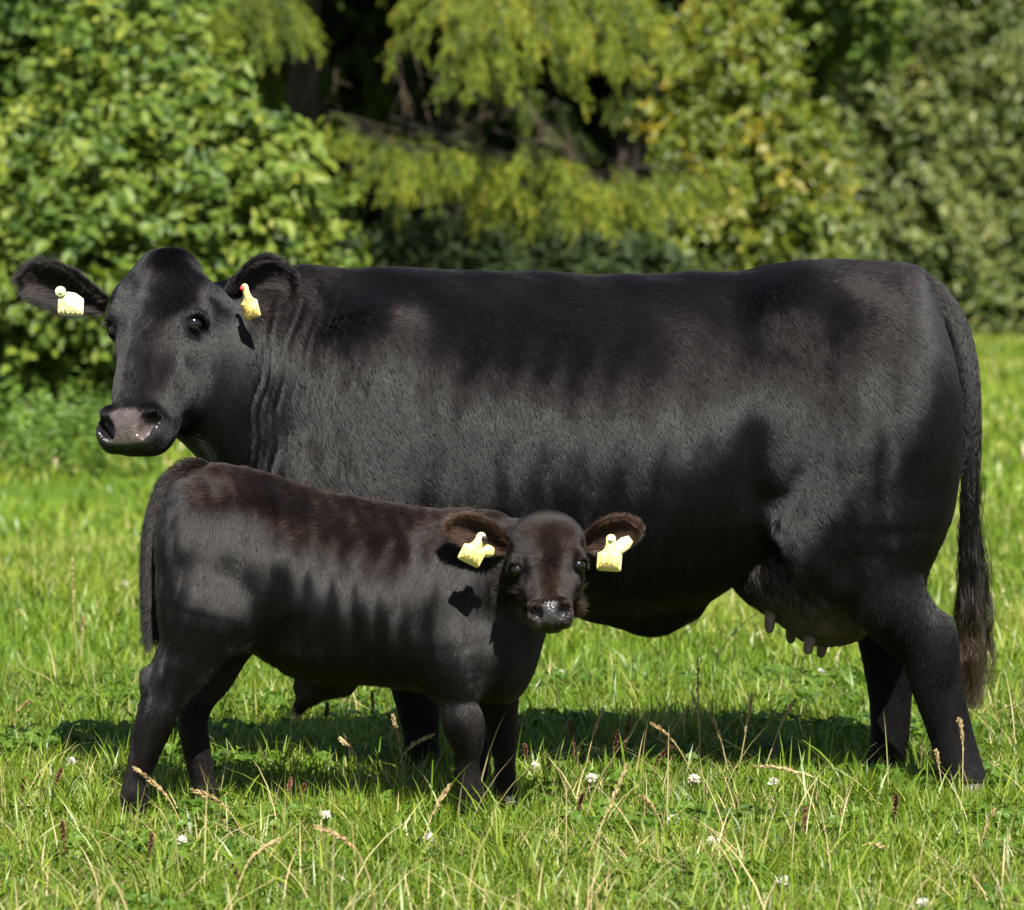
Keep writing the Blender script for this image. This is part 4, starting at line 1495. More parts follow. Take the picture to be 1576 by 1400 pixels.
# ================================================================== grass, clover
def blade_mesh(name, P, H, W, lean, az, tint, levels=3, mat=None, label=None, twist=.6, arch=1.0):
    """grass blades rooted at P: height H, width W, bending by lean towards az"""
    n = len(P)
    s = np.linspace(0, 1, levels + 1)
    dirv = np.stack([np.cos(az), np.sin(az), np.zeros(n)], 1)
    face = az + np.pi / 2 + RNG.normal(0, twist, n)
    wv = np.stack([np.cos(face), np.sin(face), np.zeros(n)], 1)
    V = []
    for j, t in enumerate(s):
        bend = lean * t ** 1.7
        c = P + dirv * (H * bend)[:, None] + np.array([0, 0, 1.0]) * (H * (t - .38 * arch * lean * t ** 2.2))[:, None]
        w = W * (1.0 if t < .5 else (1 - ((t - .5) / .5) ** 1.6)) * (.75 + .25 * min(1, t * 4))
        if j < levels:
            V += [c - wv * (w * .5)[:, None], c + wv * (w * .5)[:, None]]
        else:
            V += [c]
    k = levels * 2 + 1
    V = np.stack(V, 1).reshape(-1, 3)
    base = (np.arange(n) * k)[:, None]
    T = []
    for j in range(levels - 1):
        a = 2 * j
        T += [base + np.array([[a, a + 1, a + 3]]), base + np.array([[a, a + 3, a + 2]])]
    a = 2 * (levels - 1)
    T += [base + np.array([[a, a + 1, a + 2]])]
    me = mesh_from(name, V, tris=np.vstack(T))
    set_attr(me, 'tint', np.repeat(np.clip(tint, 0, 1), k))
    return link(name, me, None, mat, label=label, kind='stuff')


M_grass = leaf_mat('grass_blade', [(0, (.030, .062, .006)), (.35, (.090, .160, .011)), (.65, (.185, .255, .022)), (.80, (.29, .29, .07)), (.86, (.38, .32, .13)), (1, (.55, .43, .25))],
                   rough=.42, trans=.40, spec=.4)
M_clover = leaf_mat('clover_leaf', [(0, (.026, .070, .008)), (.5, (.065, .130, .012)), (1, (.125, .19, .022))], rough=.5, trans=.35)
M_dry = leaf_mat('dry_stalk', [(0, (.20, .12, .05)), (.5, (.42, .31, .15)), (1, (.55, .44, .25))], rough=.6, trans=.2, trans_tint=(1, .9, .7))
M_plantain = leaf_mat('plantain_spike', [(0, (.07, .030, .016)), (.5, (.15, .070, .035)), (1, (.26, .15, .08))], rough=.7, trans=.1, trans_tint=(1, .8, .6))
M_darkstem = leaf_mat('dark_seed_stem', [(0, (.020, .022, .012)), (1, (.06, .055, .025))], rough=.6, trans=.1)
M_petal = leaf_mat('clover_petal', [(0, (.55, .42, .36)), (.4, (.75, .70, .62)), (1, (.82, .80, .74))], rough=.6, trans=.3, trans_tint=(1, 1, .9))
M_stem = leaf_mat('green_stem', [(0, (.05, .11, .02)), (1, (.12, .18, .04))], rough=.5, trans=.15)

_clump = Waves(.35, 51)
_clump2 = Waves(1.1, 52)
_patch = Waves(.8, 53)
_dryw = Waves(.55, 54)


def field_points(n, x, y, dens=None):
    out = []
    tot = 0
    while tot < n:
        P = np.stack([RNG.uniform(*x, n), RNG.uniform(*y, n), np.zeros(n)], 1)
        if dens is not None:
            P = P[RNG.random(len(P)) < dens(P)]
        out.append(P)
        tot += len(P)
    P = np.vstack(out)[:n]
    P[:, 2] = ground_z(P)
    return P


def build_grass():
    # near: single fine blades
    n = 150000
    P = field_points(n, (-2.3, 2.3), (-2.7, 2.6), lambda p: np.clip(.72 + .35 * _clump(p), .25, 1))
    cl = _clump(P) * .5 + _clump2(P) * .5
    H = np.clip(.066 + .030 * cl + RNG.gamma(2.2, .012, n), .03, .20)
    dry = RNG.random(n) < np.clip(.08 + .10 * _dryw(P), .01, .4)
    tint = np.clip(.40 + .22 * cl + RNG.normal(0, .14, n), .02, .80)
    tint[dry] = RNG.uniform(.8, 1, dry.sum())
    W = (.0024 + .0048 * RNG.random(n) ** 1.6) * np.where(dry, .8, 1)
    lean = np.clip(RNG.gamma(2.5, .22, n), .05, 1.6)
    blade_mesh('grass', P, H, W, lean, RNG.uniform(0, 6.28, n), tint, 3, M_grass, 'fine green meadow grass around and in front of the animals')
    # taller arching tufts
    k = 420
    C = field_points(k, (-2.2, 2.2), (-2.6, 2.4))
    m = 26
    P = np.repeat(C, m, 0) + np.concatenate([RNG.normal(0, .022, (k * m, 2)), np.zeros((k * m, 1))], 1)
    n = len(P)
    hh = np.repeat(RNG.uniform(.09, .19, k), m)
    tt = np.repeat(RNG.normal(.45, .12, k), m)
    az = np.arctan2(P[:, 1] - np.repeat(C[:, 1], m), P[:, 0] - np.repeat(C[:, 0], m)) + RNG.normal(0, .5, n)
    blade_mesh('tufted_grass', P, hh * RNG.uniform(.55, 1.1, n), RNG.uniform(.0035, .0075, n), np.clip(RNG.gamma(3, .25, n), .1, 1.7), az,
               np.clip(tt + RNG.normal(0, .08, n), 0, .85), 4, M_grass, 'taller arching tufts among the near meadow grass')
    # middle distance
    n = 90000
    P = field_points(n, (-4.2, 4.2), (2.6, 10), lambda p: np.clip(.7 + .4 * _clump2(p), .2, 1))
    cl = _clump2(P)
    tint = np.clip(.50 + .14 * cl + RNG.normal(0, .12, n), .05, .8)
    dry = RNG.random(n) < np.clip(.03 + .05 * _dryw(P), .005, .3)
    tint[dry] = RNG.uniform(.78, 1, dry.sum())
    blade_mesh('middle_grass', P, np.clip(.06 + .03 * cl + RNG.gamma(2, .014, n), .03, .2), RNG.uniform(.004, .009, n), np.clip(RNG.gamma(2.5, .22, n), .05, 1.5),
               RNG.uniform(0, 6.28, n), tint, 2, M_grass, 'sunlit meadow grass just behind the cow')
    # far field
    n = 110000
    P = field_points(n, (-10, 11), (10, 38), lambda p: np.clip(.75 + .35 * _clump2(p), .15, 1))
    cl = _clump2(P)
    pt = _patch(P * .4)
    tint = np.clip(.56 + .12 * cl + .10 * pt + RNG.normal(0, .10, n), .05, .82)
    dry = RNG.random(n) < np.clip(.02 + .06 * _dryw(P * .5), .005, .3)
    tint[dry] = RNG.uniform(.8, 1, dry.sum())
    blade_mesh('far_grass', P, np.clip(.07 + .03 * cl + RNG.gamma(2, .014, n), .03, .2), RNG.uniform(.010, .022, n), np.clip(RNG.gamma(2.5, .25, n), .05, 1.5),
               RNG.uniform(0, 6.28, n), tint, 2, M_grass, 'far meadow grass reaching to the foot of the hedge')


def build_dry_stems():
    n = 1900
    P = field_points(n, (-2.1, 2.1), (-2.6, 2.2), lambda p: np.clip(.15 + .40 * _dryw(p) - .22 * p[:, 1], .02, 1))
    blade_mesh('dry_stems', P, RNG.gamma(6, .028, n).clip(.07, .34), RNG.uniform(.0018, .0040, n), np.clip(RNG.gamma(2.5, .32, n), .05, 1.6), RNG.uniform(0, 6.28, n),
               RNG.uniform(.86, 1, n), 5, M_grass, 'thin tangled dry stems through the near grass')
    n = 7000
    P = field_points(n, (-2.2, 2.2), (-2.7, 2.4), lambda p: np.clip(.4 + .5 * _clump2(p), .05, 1))
    blade_mesh('long_grass', P, RNG.gamma(7, .018, n).clip(.06, .26), RNG.uniform(.003, .0068, n), np.clip(RNG.gamma(3, .30, n), .1, 1.8), RNG.uniform(0, 6.28, n),
               np.clip(RNG.normal(.55, .14, n), .1, .82), 5, M_grass, 'long bent blades tangled through the near grass')


def leaflets(C, D, N, L, W, tint, fold=.25):
    """six-sided leaves: centre base C, direction D, normal N -> V, T, tint"""
    n = len(C)
    S = norm(np.cross(N, D))
    pts = [(0, 0), (.30, -.46), (.68, -.40), (1, 0), (.68, .40), (.30, .46)]
    V = np.stack([C + D * (L * a)[:, None] + S * (W * b)[:, None] + N * (W * fold * abs(b) * 2 - L * .18 * a * a)[:, None] for a, b in pts], 1).reshape(-1, 3)
    base = (np.arange(n) * 6)[:, None]
    T = np.vstack([base + np.array([t]) for t in ((0, 1, 2), (0, 2, 3), (0, 3, 4), (0, 4, 5))])
    return V, T, np.repeat(tint, 6)


def build_clover():
    n = 19000
    P = field_points(n, (-2.2, 2.2), (-2.6, 2.4), lambda p: smooth01(_patch(p) + .35 * _clump(p), -.1, .8) + .03)
    h = RNG.uniform(.035, .085, n)
    P[:, 2] += h
    az0 = RNG.uniform(0, 6.28, n)
    size = RNG.uniform(.011, .025, n)
    tint = np.clip(.5 + .25 * _clump(P) + RNG.normal(0, .18, n), 0, 1)
    tilt = norm(np.stack([RNG.normal(0, .35, n), RNG.normal(-.12, .35, n), np.ones(n)], 1))
    bag = Bag()
    for k in range(3):
        a = az0 + k * 2.094
        D = project(np.stack([np.cos(a), np.sin(a), np.zeros(n)], 1), tilt)
        V, T, tt = leaflets(P, D, tilt, size, size * .95, tint)
        bag.add(V, None, T, tt)
    link('clover_leaves', bag.mesh('clover_leaves'), None, M_clover, label='low clover leaves spread through the near grass', kind='stuff')
    # broad rosettes (plantain, dandelion, buttercup leaves)
    k = 240
    C = field_points(k, (-1.9, 1.9), (-2.5, 2.0))
    m = 8
    P = np.repeat(C, m, 0)
    n = k * m
    a = RNG.uniform(0, 6.28, n)
    el = RNG.uniform(.25, 1.0, n)
    D = norm(np.stack([np.cos(a), np.sin(a), el], 1))
    N = norm(np.stack([-np.cos(a) * el, -np.sin(a) * el, np.ones(n)], 1))
    P[:, 2] += .01
    L = np.repeat(RNG.uniform(.05, .10, k), m) * RNG.uniform(.7, 1.1, n)
    bag = Bag()
    V, T, tt = leaflets(P, D, N, L, L * RNG.uniform(.3, .5, n), np.repeat(np.clip(RNG.normal(.55, .2, k), 0, 1), m))
    bag.add(V, None, T, tt)
    link('broad_weed_leaves', bag.mesh('broad_weed_leaves'), None, M_clover, label='broad weed leaves low in the near grass', kind='stuff')


ORD = ['first', 'second', 'third', 'fourth', 'fifth', 'sixth', 'seventh', 'eighth', 'ninth', 'tenth', 'eleventh', 'twelfth', 'thirteenth', 'fourteenth', 'fifteenth',
       'sixteenth', 'seventeenth', 'eighteenth', 'nineteenth', 'twentieth']


def nth(i, n):
    """place counted from the nearer end of a row"""
    if n - 1 - i < i:
        j = n - 1 - i
        return 'rightmost' if j == 0 else ORD[j] + ' from the right'
    return 'leftmost' if i == 0 else ORD[i] + ' from the left'


def stalk(name, b, tops, r, mat, label, cat, group, head, hr, tint):
    """stalk from pixel b through pixels 'tops'; seed head over the last part"""
    base = ground_at(b[0], b[1], .045)
    Y = base[1]
    pts = [np.array([base[0], Y, ground_z(base[None])[0] - .005])]
    lean = random.uniform(-.05, .05)
    for k, (x, y) in enumerate(tops):
        pts.append(at(x, y, Y + lean * (k + 1) / len(tops)))
    C = spline(np.array(pts), 14)
    root = link(name, None, label=label, cat=cat, group=group)
    root.location = pts[0]
    bag = Bag()
    bag.add(*tube(C, np.linspace(r, r * .55, 14), 5), a=tint)
    link('stem', bag.mesh('stem'), root, mat)
    if head:
        s0 = head[0]
        n = head[1]
        t = RNG.uniform(s0, 1, n)
        ci = t * 13
        i = np.minimum(ci.astype(int), 12)
        f = (ci - i)[:, None]
        c = C[i] * (1 - f) + C[i + 1] * f
        ax = norm(C[i + 1] - C[i])
        o = norm(np.cross(ax, RNG.normal(size=(n, 3))))
        D = norm(ax * head[2] + o)
        N = norm(np.cross(D, RNG.normal(size=(n, 3))))
        taper = np.sin(np.clip((t - s0) / (1 - s0), .06, .96) * np.pi) ** .5
        L = hr * taper * RNG.uniform(.8, 1.2, n)
        V, T, tt = leaflets(c, D, N, L, L * head[3], np.clip(tint + RNG.normal(0, .2, n), 0, 1))
        bag = Bag()
        bag.add(V, None, T, tt)
        link('seed_head', bag.mesh('seed_head'), root, mat, kind='stuff')
    return root


def build_stalks():
    dry = [((561, 1202), (545, 1165), (523, 1136)), ((624, 1202), (616, 1150), (604, 1100)), ((604, 1205), (622, 1160), (668, 1130)), ((640, 1313), (662, 1262), (693, 1207)),
           ((401, 1303), (350, 1245), (294, 1214)), ((727, 1220), (738, 1150), (748, 1093)), ((772, 1222), (780, 1160), (790, 1098)), ((2, 1118), (20, 1100), (47, 1078)),
           ((121, 1020), (113, 930), (112, 857)), ((123, 1018), (126, 985), (129, 948)), ((893, 1190), (912, 1135), (928, 1090)), ((1131, 1190), (1147, 1130), (1158, 1066)),
           ((1081, 1190), (1040, 1145), (1002, 1112)), ((1126, 1183), (1110, 1140), (1096, 1103)), ((1080, 1175), (1076, 1120), (1074, 1010)), ((1425, 1130), (1470, 1085), (1500, 1060)),
           ((1480, 1230), (1482, 1150), (1476, 1105)), ((1455, 1225), (1446, 1185), (1440, 1155)), ((232, 1195), (190, 1215), (150, 1226)), ((1500, 1330), (1512, 1290), (1530, 1245)),
           ((590, 1395), (550, 1310), (480, 1270)), ((1040, 1300), (1010, 1250), (985, 1225)), ((1280, 1320), (1330, 1300), (1370, 1310)), ((350, 1390), (380, 1330), (430, 1290)),
           ((880, 1340), (930, 1260), (965, 1175)), ((1165, 1190), (1200, 1120), (1225, 1075)), ((300, 1290), (260, 1230), (205, 1180)), ((1330, 1230), (1250, 1195), (1160, 1178))]
    dry.sort(key=lambda d: d[-1][0])
    for i, d in enumerate(dry):
        stalk('dry_grass_stalk', d[0], d[1:], .0017, M_dry, 'dry beige grass stalk, %s of the beige stalks' % nth(i, len(dry)), 'grass stalk', 'dry beige grass stalks',
              (.45, 90, 2.4, .30), .016, random.uniform(.4, .85))
    sp = [((890, 1190), (882, 1140), (876, 1108)), ((951, 1190), (962, 1140), (970, 1099)), ((940, 1192), (946, 1155), (952, 1124)), ((993, 1202), (1012, 1170), (1035, 1148)),
          ((813, 1195), (810, 1165), (807, 1144)), ((33, 1240), (35, 1215), (37, 1196)), ((72, 1232), (86, 1205), (96, 1181)), ((441, 1250), (444, 1220), (448, 1195)),
          ((456, 1250), (464, 1225), (470, 1205)), ((226, 1340), (231, 1308), (234, 1282)), ((376, 1372), (366, 1350), (355, 1328)), ((878, 1275), (890, 1245), (898, 1220)),
          ((500, 1135), (502, 1105), (504, 1080)), ((1376, 1275), (1378, 1245), (1380, 1222)), ((575, 1120), (574, 1090), (572, 1062)), ((1224, 1300), (1236, 1270), (1240, 1240)), ((105, 1330), (98, 1290), (96, 1262))]
    sp.sort(key=lambda d: d[-1][0])
    for i, d in enumerate(sp):
        stalk('plantain_spike', d[0], d[1:], .0013, M_plantain, 'brown plantain seed spike, %s of the brown spikes' % nth(i, len(sp)), 'seed spike', 'brown plantain spikes',
              (.35, 170, .5, .7), .0075, random.uniform(.2, .7))
    dk = [((905, 1110), (922, 1020), (930, 945)), ((1062, 1115), (1110, 1000), (1172, 938)), ((1000, 1060), (1040, 990), (1090, 945)), ((1092, 1100), (1100, 1040), (1112, 970)),
          ((1130, 1090), (1125, 1040), (1132, 995)), ((985, 1120), (980, 1060), (972, 1000)), ((870, 1110), (862, 1085), (858, 1062)), ((1195, 1110), (1225, 1050), (1240, 1000)), ((1020, 1090), (1012, 1030), (1020, 968)),
          ((540, 1110), (536, 1075), (538, 1045))]
    dk.sort(key=lambda d: d[-1][0])
    for i, d in enumerate(dk):
        stalk('dark_seed_stem', d[0], d[1:], .0010, M_darkstem, 'thin dark seed stem, %s of the dark stems' % nth(i, len(dk)), 'seed stem', 'thin dark seed stems',
              (.3, 40, 2.0, .3), .009, random.uniform(.2, .8))


def build_flowers():
    fl = [(1068, 1200), (910, 1198), (825, 1180), (786, 1232), (1097, 1296), (1208, 1357), (502, 1256), (279, 1295), (108, 1173), (862, 1038), (1421, 1392), (1268, 958), (1262, 1035), (80, 872), (193, 900), (1036, 1262), (1190, 1205), (660, 1290)]
    fl.sort()
    for i, (x, y) in enumerate(fl):
        z = .075
        c = ground_at(x, y, z)
        root = link('clover_flower', None, label='round white clover flower, %s of the white flowers' % nth(i, len(fl)), cat='flower', group='white clover flowers')
        root.location = (c[0], c[1], 0)
        bag = Bag()
        b0 = np.array([c[0] + random.uniform(-.01, .01), c[1] + .01, 0])
        bag.add(*tube(spline(np.array([b0, (b0 + c) / 2 + [.004, 0, 0], c]), 8), np.full(8, .0010), 5), a=.5)
        link('stem', bag.mesh('stem'), root, M_stem)
        n = 70
        d = norm(RNG.normal(size=(n, 3)) + np.array([0, 0, .25]))
        d = d[d[:, 2] > -.55]
        n = len(d)
        N = norm(np.cross(d, RNG.normal(size=(n, 3))))
        L = np.full(n, .0140) * RNG.uniform(.85, 1.15, n)
        V, T, tt = leaflets(c + d * .0015, d, N, L, L * .42, np.clip(.5 + .5 * d[:, 2] + RNG.normal(0, .15, n), 0, 1))
        bag = Bag()
        bag.add(V, None, T, tt)
        link('petals', bag.mesh('petals'), root, M_petal)


build_grass()
build_dry_stems()
build_clover()
build_stalks()
build_flowers()


# ================================================================== shrubs and trees
M_bark = noise_mat('bark', [(.3, (.016, .012, .009)), (.6, (.040, .030, .023)), (.8, (.075, .058, .045))], 9, rough=.9, bump=.6, stretch=(1, 1, .18))  # kept darker so trunks look dim: shade put into the bark colour
M_twig = noise_mat('twig', [(.3, (.06, .045, .03)), (.7, (.16, .12, .08))], 14, rough=.8)
M_leaf_left = leaf_mat('hazel_leaf', [(0, (.028, .062, .012)), (.45, (.075, .125, .018)), (.75, (.130, .185, .024)), (1, (.22, .24, .035))], rough=.5, trans=.36, spec=.3)
M_leaf_mid = leaf_mat('shrub_leaf', [(0, (.030, .062, .008)), (.45, (.090, .130, .012)), (.75, (.160, .185, .018)), (1, (.30, .24, .025))], rough=.42, trans=.36, spec=.45)
M_leaf_right = leaf_mat('willow_leaf', [(0, (.032, .058, .014)), (.5, (.090, .125, .028)), (.8, (.145, .17, .040)), (1, (.21, .20, .055))], rough=.45, trans=.33, spec=.4)
M_leaf_shaded = leaf_mat('wood_leaf_shaded', [(0, (.014, .032, .006)), (1, (.036, .060, .009))], rough=.7, trans=.3)  # dark leaf colour stands in for the shade under the trees
M_needle = leaf_mat('spruce_needle', [(0, (.014, .030, .010)), (.45, (.055, .090, .014)), (.75, (.150, .205, .018)), (1, (.29, .29, .03))], rough=.5, trans=.25, spec=.3)
M_nettle = leaf_mat('nettle_leaf', [(0, (.030, .070, .010)), (.5, (.075, .140, .018)), (1, (.13, .20, .03))], rough=.45, trans=.3)


def sprigs(C, A, n_leaf, length, leaf, tint, asp=.62, spread=.8, droop=.3, jitter=.1):
    """leafy shoots: root C, axis A; leaves set alternately along each -> V, T, tint"""
    k = len(C)
    t = np.tile(np.linspace(.12, 1, n_leaf), k)
    R = np.repeat(C, n_leaf, 0)
    Ax = np.repeat(A, n_leaf, 0)
    Ln = np.repeat(length, n_leaf)
    n = len(R)
    P = R + Ax * (t * Ln)[:, None]
    P[:, 2] -= droop * Ln * t * t * .5
    o = norm(np.cross(Ax, np.repeat(norm(RNG.normal(size=(k, 3))), n_leaf, 0)))
    sgn = np.where(np.arange(n) % 2 == 0, 1.0, -1.0)
    D = norm(Ax * .55 + o * (sgn * spread)[:, None] + RNG.normal(0, .25, (n, 3)) + np.array([0, 0, -.25]))
    N = norm(np.array([0, -.45, .85]) + RNG.normal(0, .42, (n, 3)) + Ax * .2)
    N = project(N, D)
    L = leaf * RNG.uniform(.6, 1.15, n) * np.repeat(RNG.uniform(.65, 1.25, k), n_leaf)
    return leaflets(P, D, N, L, L * asp * RNG.uniform(.8, 1.15, n), np.clip(np.repeat(tint, n_leaf) + RNG.normal(0, jitter, n), 0, 1))


def lump_points(lumps, n, up=.2, shell=.35):
    """points and outward axes in the outer shell of ball-shaped lumps (rows x y z r)"""
    L = np.asarray(lumps)
    w = L[:, 3] ** 2
    i = RNG.choice(len(L), n, p=w / w.sum())
    d = norm(RNG.normal(size=(n, 3)))
    r = L[i, 3] * (1 - shell * RNG.random(n) ** 1.3)
    P = L[i, :3] + d * r[:, None]
    A = norm(d + np.array([0, 0, up]) + RNG.normal(0, .35, (n, 3)))
    return P, A, i


def make_shrub(name, label, cat, base, lumps, n_sprig, n_leaf, leaf, length, mat, stems=7, asp=.62, tint=.5, group=None, stem_r=.022, seed=1, bright=None, droop=.3):
    root = link(name, None, label=label, cat=cat, group=group)
    gz = ground_z(np.array([[base[0], base[1], 0]]))[0]
    root.location = (base[0], base[1], gz)
    big = np.asarray(lumps)
    small = []
    for q in big:
        for _ in range(7):
            d = norm(RNG.normal(size=3) + np.array([0, -.6, .2]))
            small.append((*(q[:3] + d * q[3] * RNG.uniform(.85, 1.1)), q[3] * RNG.uniform(.20, .42)))
    lumps = np.vstack([big * np.array([1, 1, 1, .72]), np.array(small)])
    P, A, li = lump_points(lumps, n_sprig)
    ok = P[:, 2] > gz + .02
    P, A, li = P[ok], A[ok], li[ok]
    lt = RNG.normal(tint, .12, len(lumps))
    tn = lt[li] + RNG.normal(0, .10, len(P)) + .15 * Waves(.5, seed)(P)
    V, T, tt = sprigs(P, A, n_leaf, length * RNG.uniform(.6, 1.2, len(P)), leaf, tn, asp, droop=droop)
    bag = Bag()
    bag.add(V, None, T, tt)
    fo = link('crown', bag.mesh('crown'), root, mat)
    order = np.argsort(-np.asarray(lumps)[:, 3])
    L = np.asarray(lumps)
    for k in range(stems):
        tgt = L[order[k % len(L)]] if k < len(L) else L[RNG.integers(len(L))]
        b = np.array([base[0] + random.uniform(-.25, .25), base[1] + random.uniform(-.25, .25), gz - .05])
        e = tgt[:3]
        mid = (b + e) / 2 + np.array([random.uniform(-.15, .15), random.uniform(-.15, .15), .15])
        C = spline(np.array([b, mid, e]), 9)
        bag = Bag()
        bag.add(*tube(C, np.linspace(stem_r, stem_r * .35, 9), 6))
        # forks
        for q in range(5):
            s = C[random.randint(4, 8)]
            d = norm(np.array(RNG.normal(size=3)) + [0, -.3, .5])
            e2 = s + d * tgt[3] * random.uniform(.5, .95)
            bag.add(*tube(spline(np.array([s, (s + e2) / 2 + [0, 0, .05], e2]), 6), np.linspace(stem_r * .4, stem_r * .12, 6), 5))
        link('stem', bag.mesh('stem'), root, M_twig)
    return root


def px_lumps(rows, jit=0.1):
    """rows: px, py, Y, radius in px -> x y z r"""
    out = []
    for x, y, Y, r in rows:
        p = at(x, y, Y)
        out.append((p[0], p[1], p[2], r * (Y - CAM[1]) / FOC))
    return out


def needles(name, paths, root, mat, tint, fan=9, per_sub=34, per_twig=26, sub_len=.62, twig_len=.20, needle=.030, width=.0045, start=.08):
    """spruce boughs: each path gets a branch, side shoots fanning from it and needle-clad twigs on every shoot"""
    for C0 in paths:
        C = spline(np.asarray(C0), 24)
        bag = Bag()
        bag.add(*tube(C, np.linspace(.012, .0025, 24), 6))
        br = link('branch', bag.mesh('branch'), root, M_bark)
        sh = Bag()
        VV, TT = [], []
        cnt = 0
        for q in range(fan + 1):
            t = start + (1 - start) * (q + RNG.uniform(0, .6)) / (fan + 1) if q < fan else 1.0
            ci = min(t * 23, 22.9)
            i = int(ci)
            c = C[i] + (C[i + 1] - C[i]) * (ci - i)
            ax = norm(C[i + 1] - C[i])
            sd = norm(np.cross(ax, [0, 0, 1])) * (1 if q % 2 else -1)
            d = norm(ax * .9 + sd * RNG.uniform(.35, .95) + np.array([0, 0, RNG.uniform(-.75, -.15)])) if q < fan else norm(ax + [0, 0, -.3])
            L = sub_len * RNG.uniform(.6, 1.15) * (1.15 - .45 * t)
            S = c + d * (L * np.linspace(0, 1, 8))[:, None]
            S[:, 2] -= .35 * L * np.linspace(0, 1, 8) ** 2 * RNG.uniform(.2, 1.2)
            sh.add(*tube(S, np.linspace(.005, .0015, 8), 4))
            n = per_sub
            u = RNG.uniform(.05, 1, n) ** .8
            k = np.minimum((u * 7).astype(int), 6)
            f = (u * 7 - k)[:, None]
            P0 = S[k] * (1 - f) + S[k + 1] * f
            o = norm(np.cross(d, RNG.normal(size=(n, 3))))
            D = norm(d * .8 + o * RNG.uniform(.3, .9, (n, 1)) + np.array([0, 0, -.35]))
            tl = twig_len * RNG.uniform(.5, 1.2, n) * (1.1 - .5 * u)
            s = RNG.uniform(0, 1, (n, per_twig))
            P = (P0[:, None] + D[:, None] * (tl[:, None] * s)[..., None])
            P[..., 2] -= .3 * tl[:, None] * s ** 2
            P = P.reshape(-1, 3)
            m = len(P)
            Dn = norm(np.repeat(D, per_twig, 0) * .8 + RNG.normal(0, .6, P.shape))
            W = norm(np.cross(Dn, RNG.normal(size=(m, 3))))
            nl = needle * RNG.uniform(.7, 1.2, m)
            VV.append(np.stack([P - W * width, P + W * width, P + Dn * nl[:, None]], 1).reshape(-1, 3))
            st = RNG.normal(tint, .10)
            tt = np.repeat(RNG.normal(st, .08, n), per_twig) + .34 * (s.reshape(-1) - .4) + RNG.normal(0, .07, m)
            TT.append(np.repeat(np.clip(tt, 0, 1), 3))
        link('shoots', sh.mesh('shoots'), br, M_bark, kind='stuff')
        V = np.vstack(VV)
        bag = Bag()
        bag.add(V, None, np.arange(len(V)).reshape(-1, 3), np.concatenate(TT))
        link('needles', bag.mesh('needles'), br, mat)


def make_spruce(label, base, height, r0, lean, boughs, n_up, low, tint, seed):
    rs = np.random.default_rng(seed)
    root = link('spruce_tree', None, label=label, cat='tree')
    bx, by = base
    gz = ground_z(np.array([[bx, by, 0]]))[0]
    root.location = (bx, by, gz)
    zs = np.linspace(-.1, height, 20)
    C = np.stack([bx + lean * zs / height, np.full(20, by), gz + zs], 1)
    R = r0 * (1 - zs / height * .93)
    R[0] *= 1.35
    bag = Bag()
    bag.add(*tube(C, R, 12))
    link('trunk', bag.mesh('trunk'), root, M_bark)
    needles('bough', boughs, root, M_needle, tint)  # tint differs by tree: sun and shade put into the needle colour
    # crown above the view, spread to shade the wood: whorls of coarse boughs
    bag = Bag()
    for k in range(n_up):
        z = low + (height - low) * (k / n_up) ** 1.1
        ln = (1 - z / height) * height * .215 + .4
        a = k * 2.4 + rs.uniform(-.3, .3)
        s = np.array([bx, by, gz + z])
        d = np.array([math.cos(a), math.sin(a), -.25])
        n = 60
        t = rs.uniform(.1, 1, n)
        P = s + d * (ln * t)[:, None] + rs.normal(0, .16, (n, 3)) * np.array([1, 1, .4])
        Dn = norm(d + rs.normal(0, .4, (n, 3)) + [0, 0, -.5])
        N = norm(rs.normal(0, .5, (n, 3)) + [0, 0, 1])
        L = rs.uniform(.25, .45, n)
        V, T, tt = leaflets(P, Dn, project(N, Dn), L, L * .35, np.clip(rs.normal(tint - .1, .15, n), 0, 1))
        bag.add(V, None, T, tt)
        bag.add(*tube(np.stack([s, s + d * ln * .5, s + d * ln]), np.array([.03, .02, .006]), 5), a=.1)
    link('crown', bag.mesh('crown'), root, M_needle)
    return root


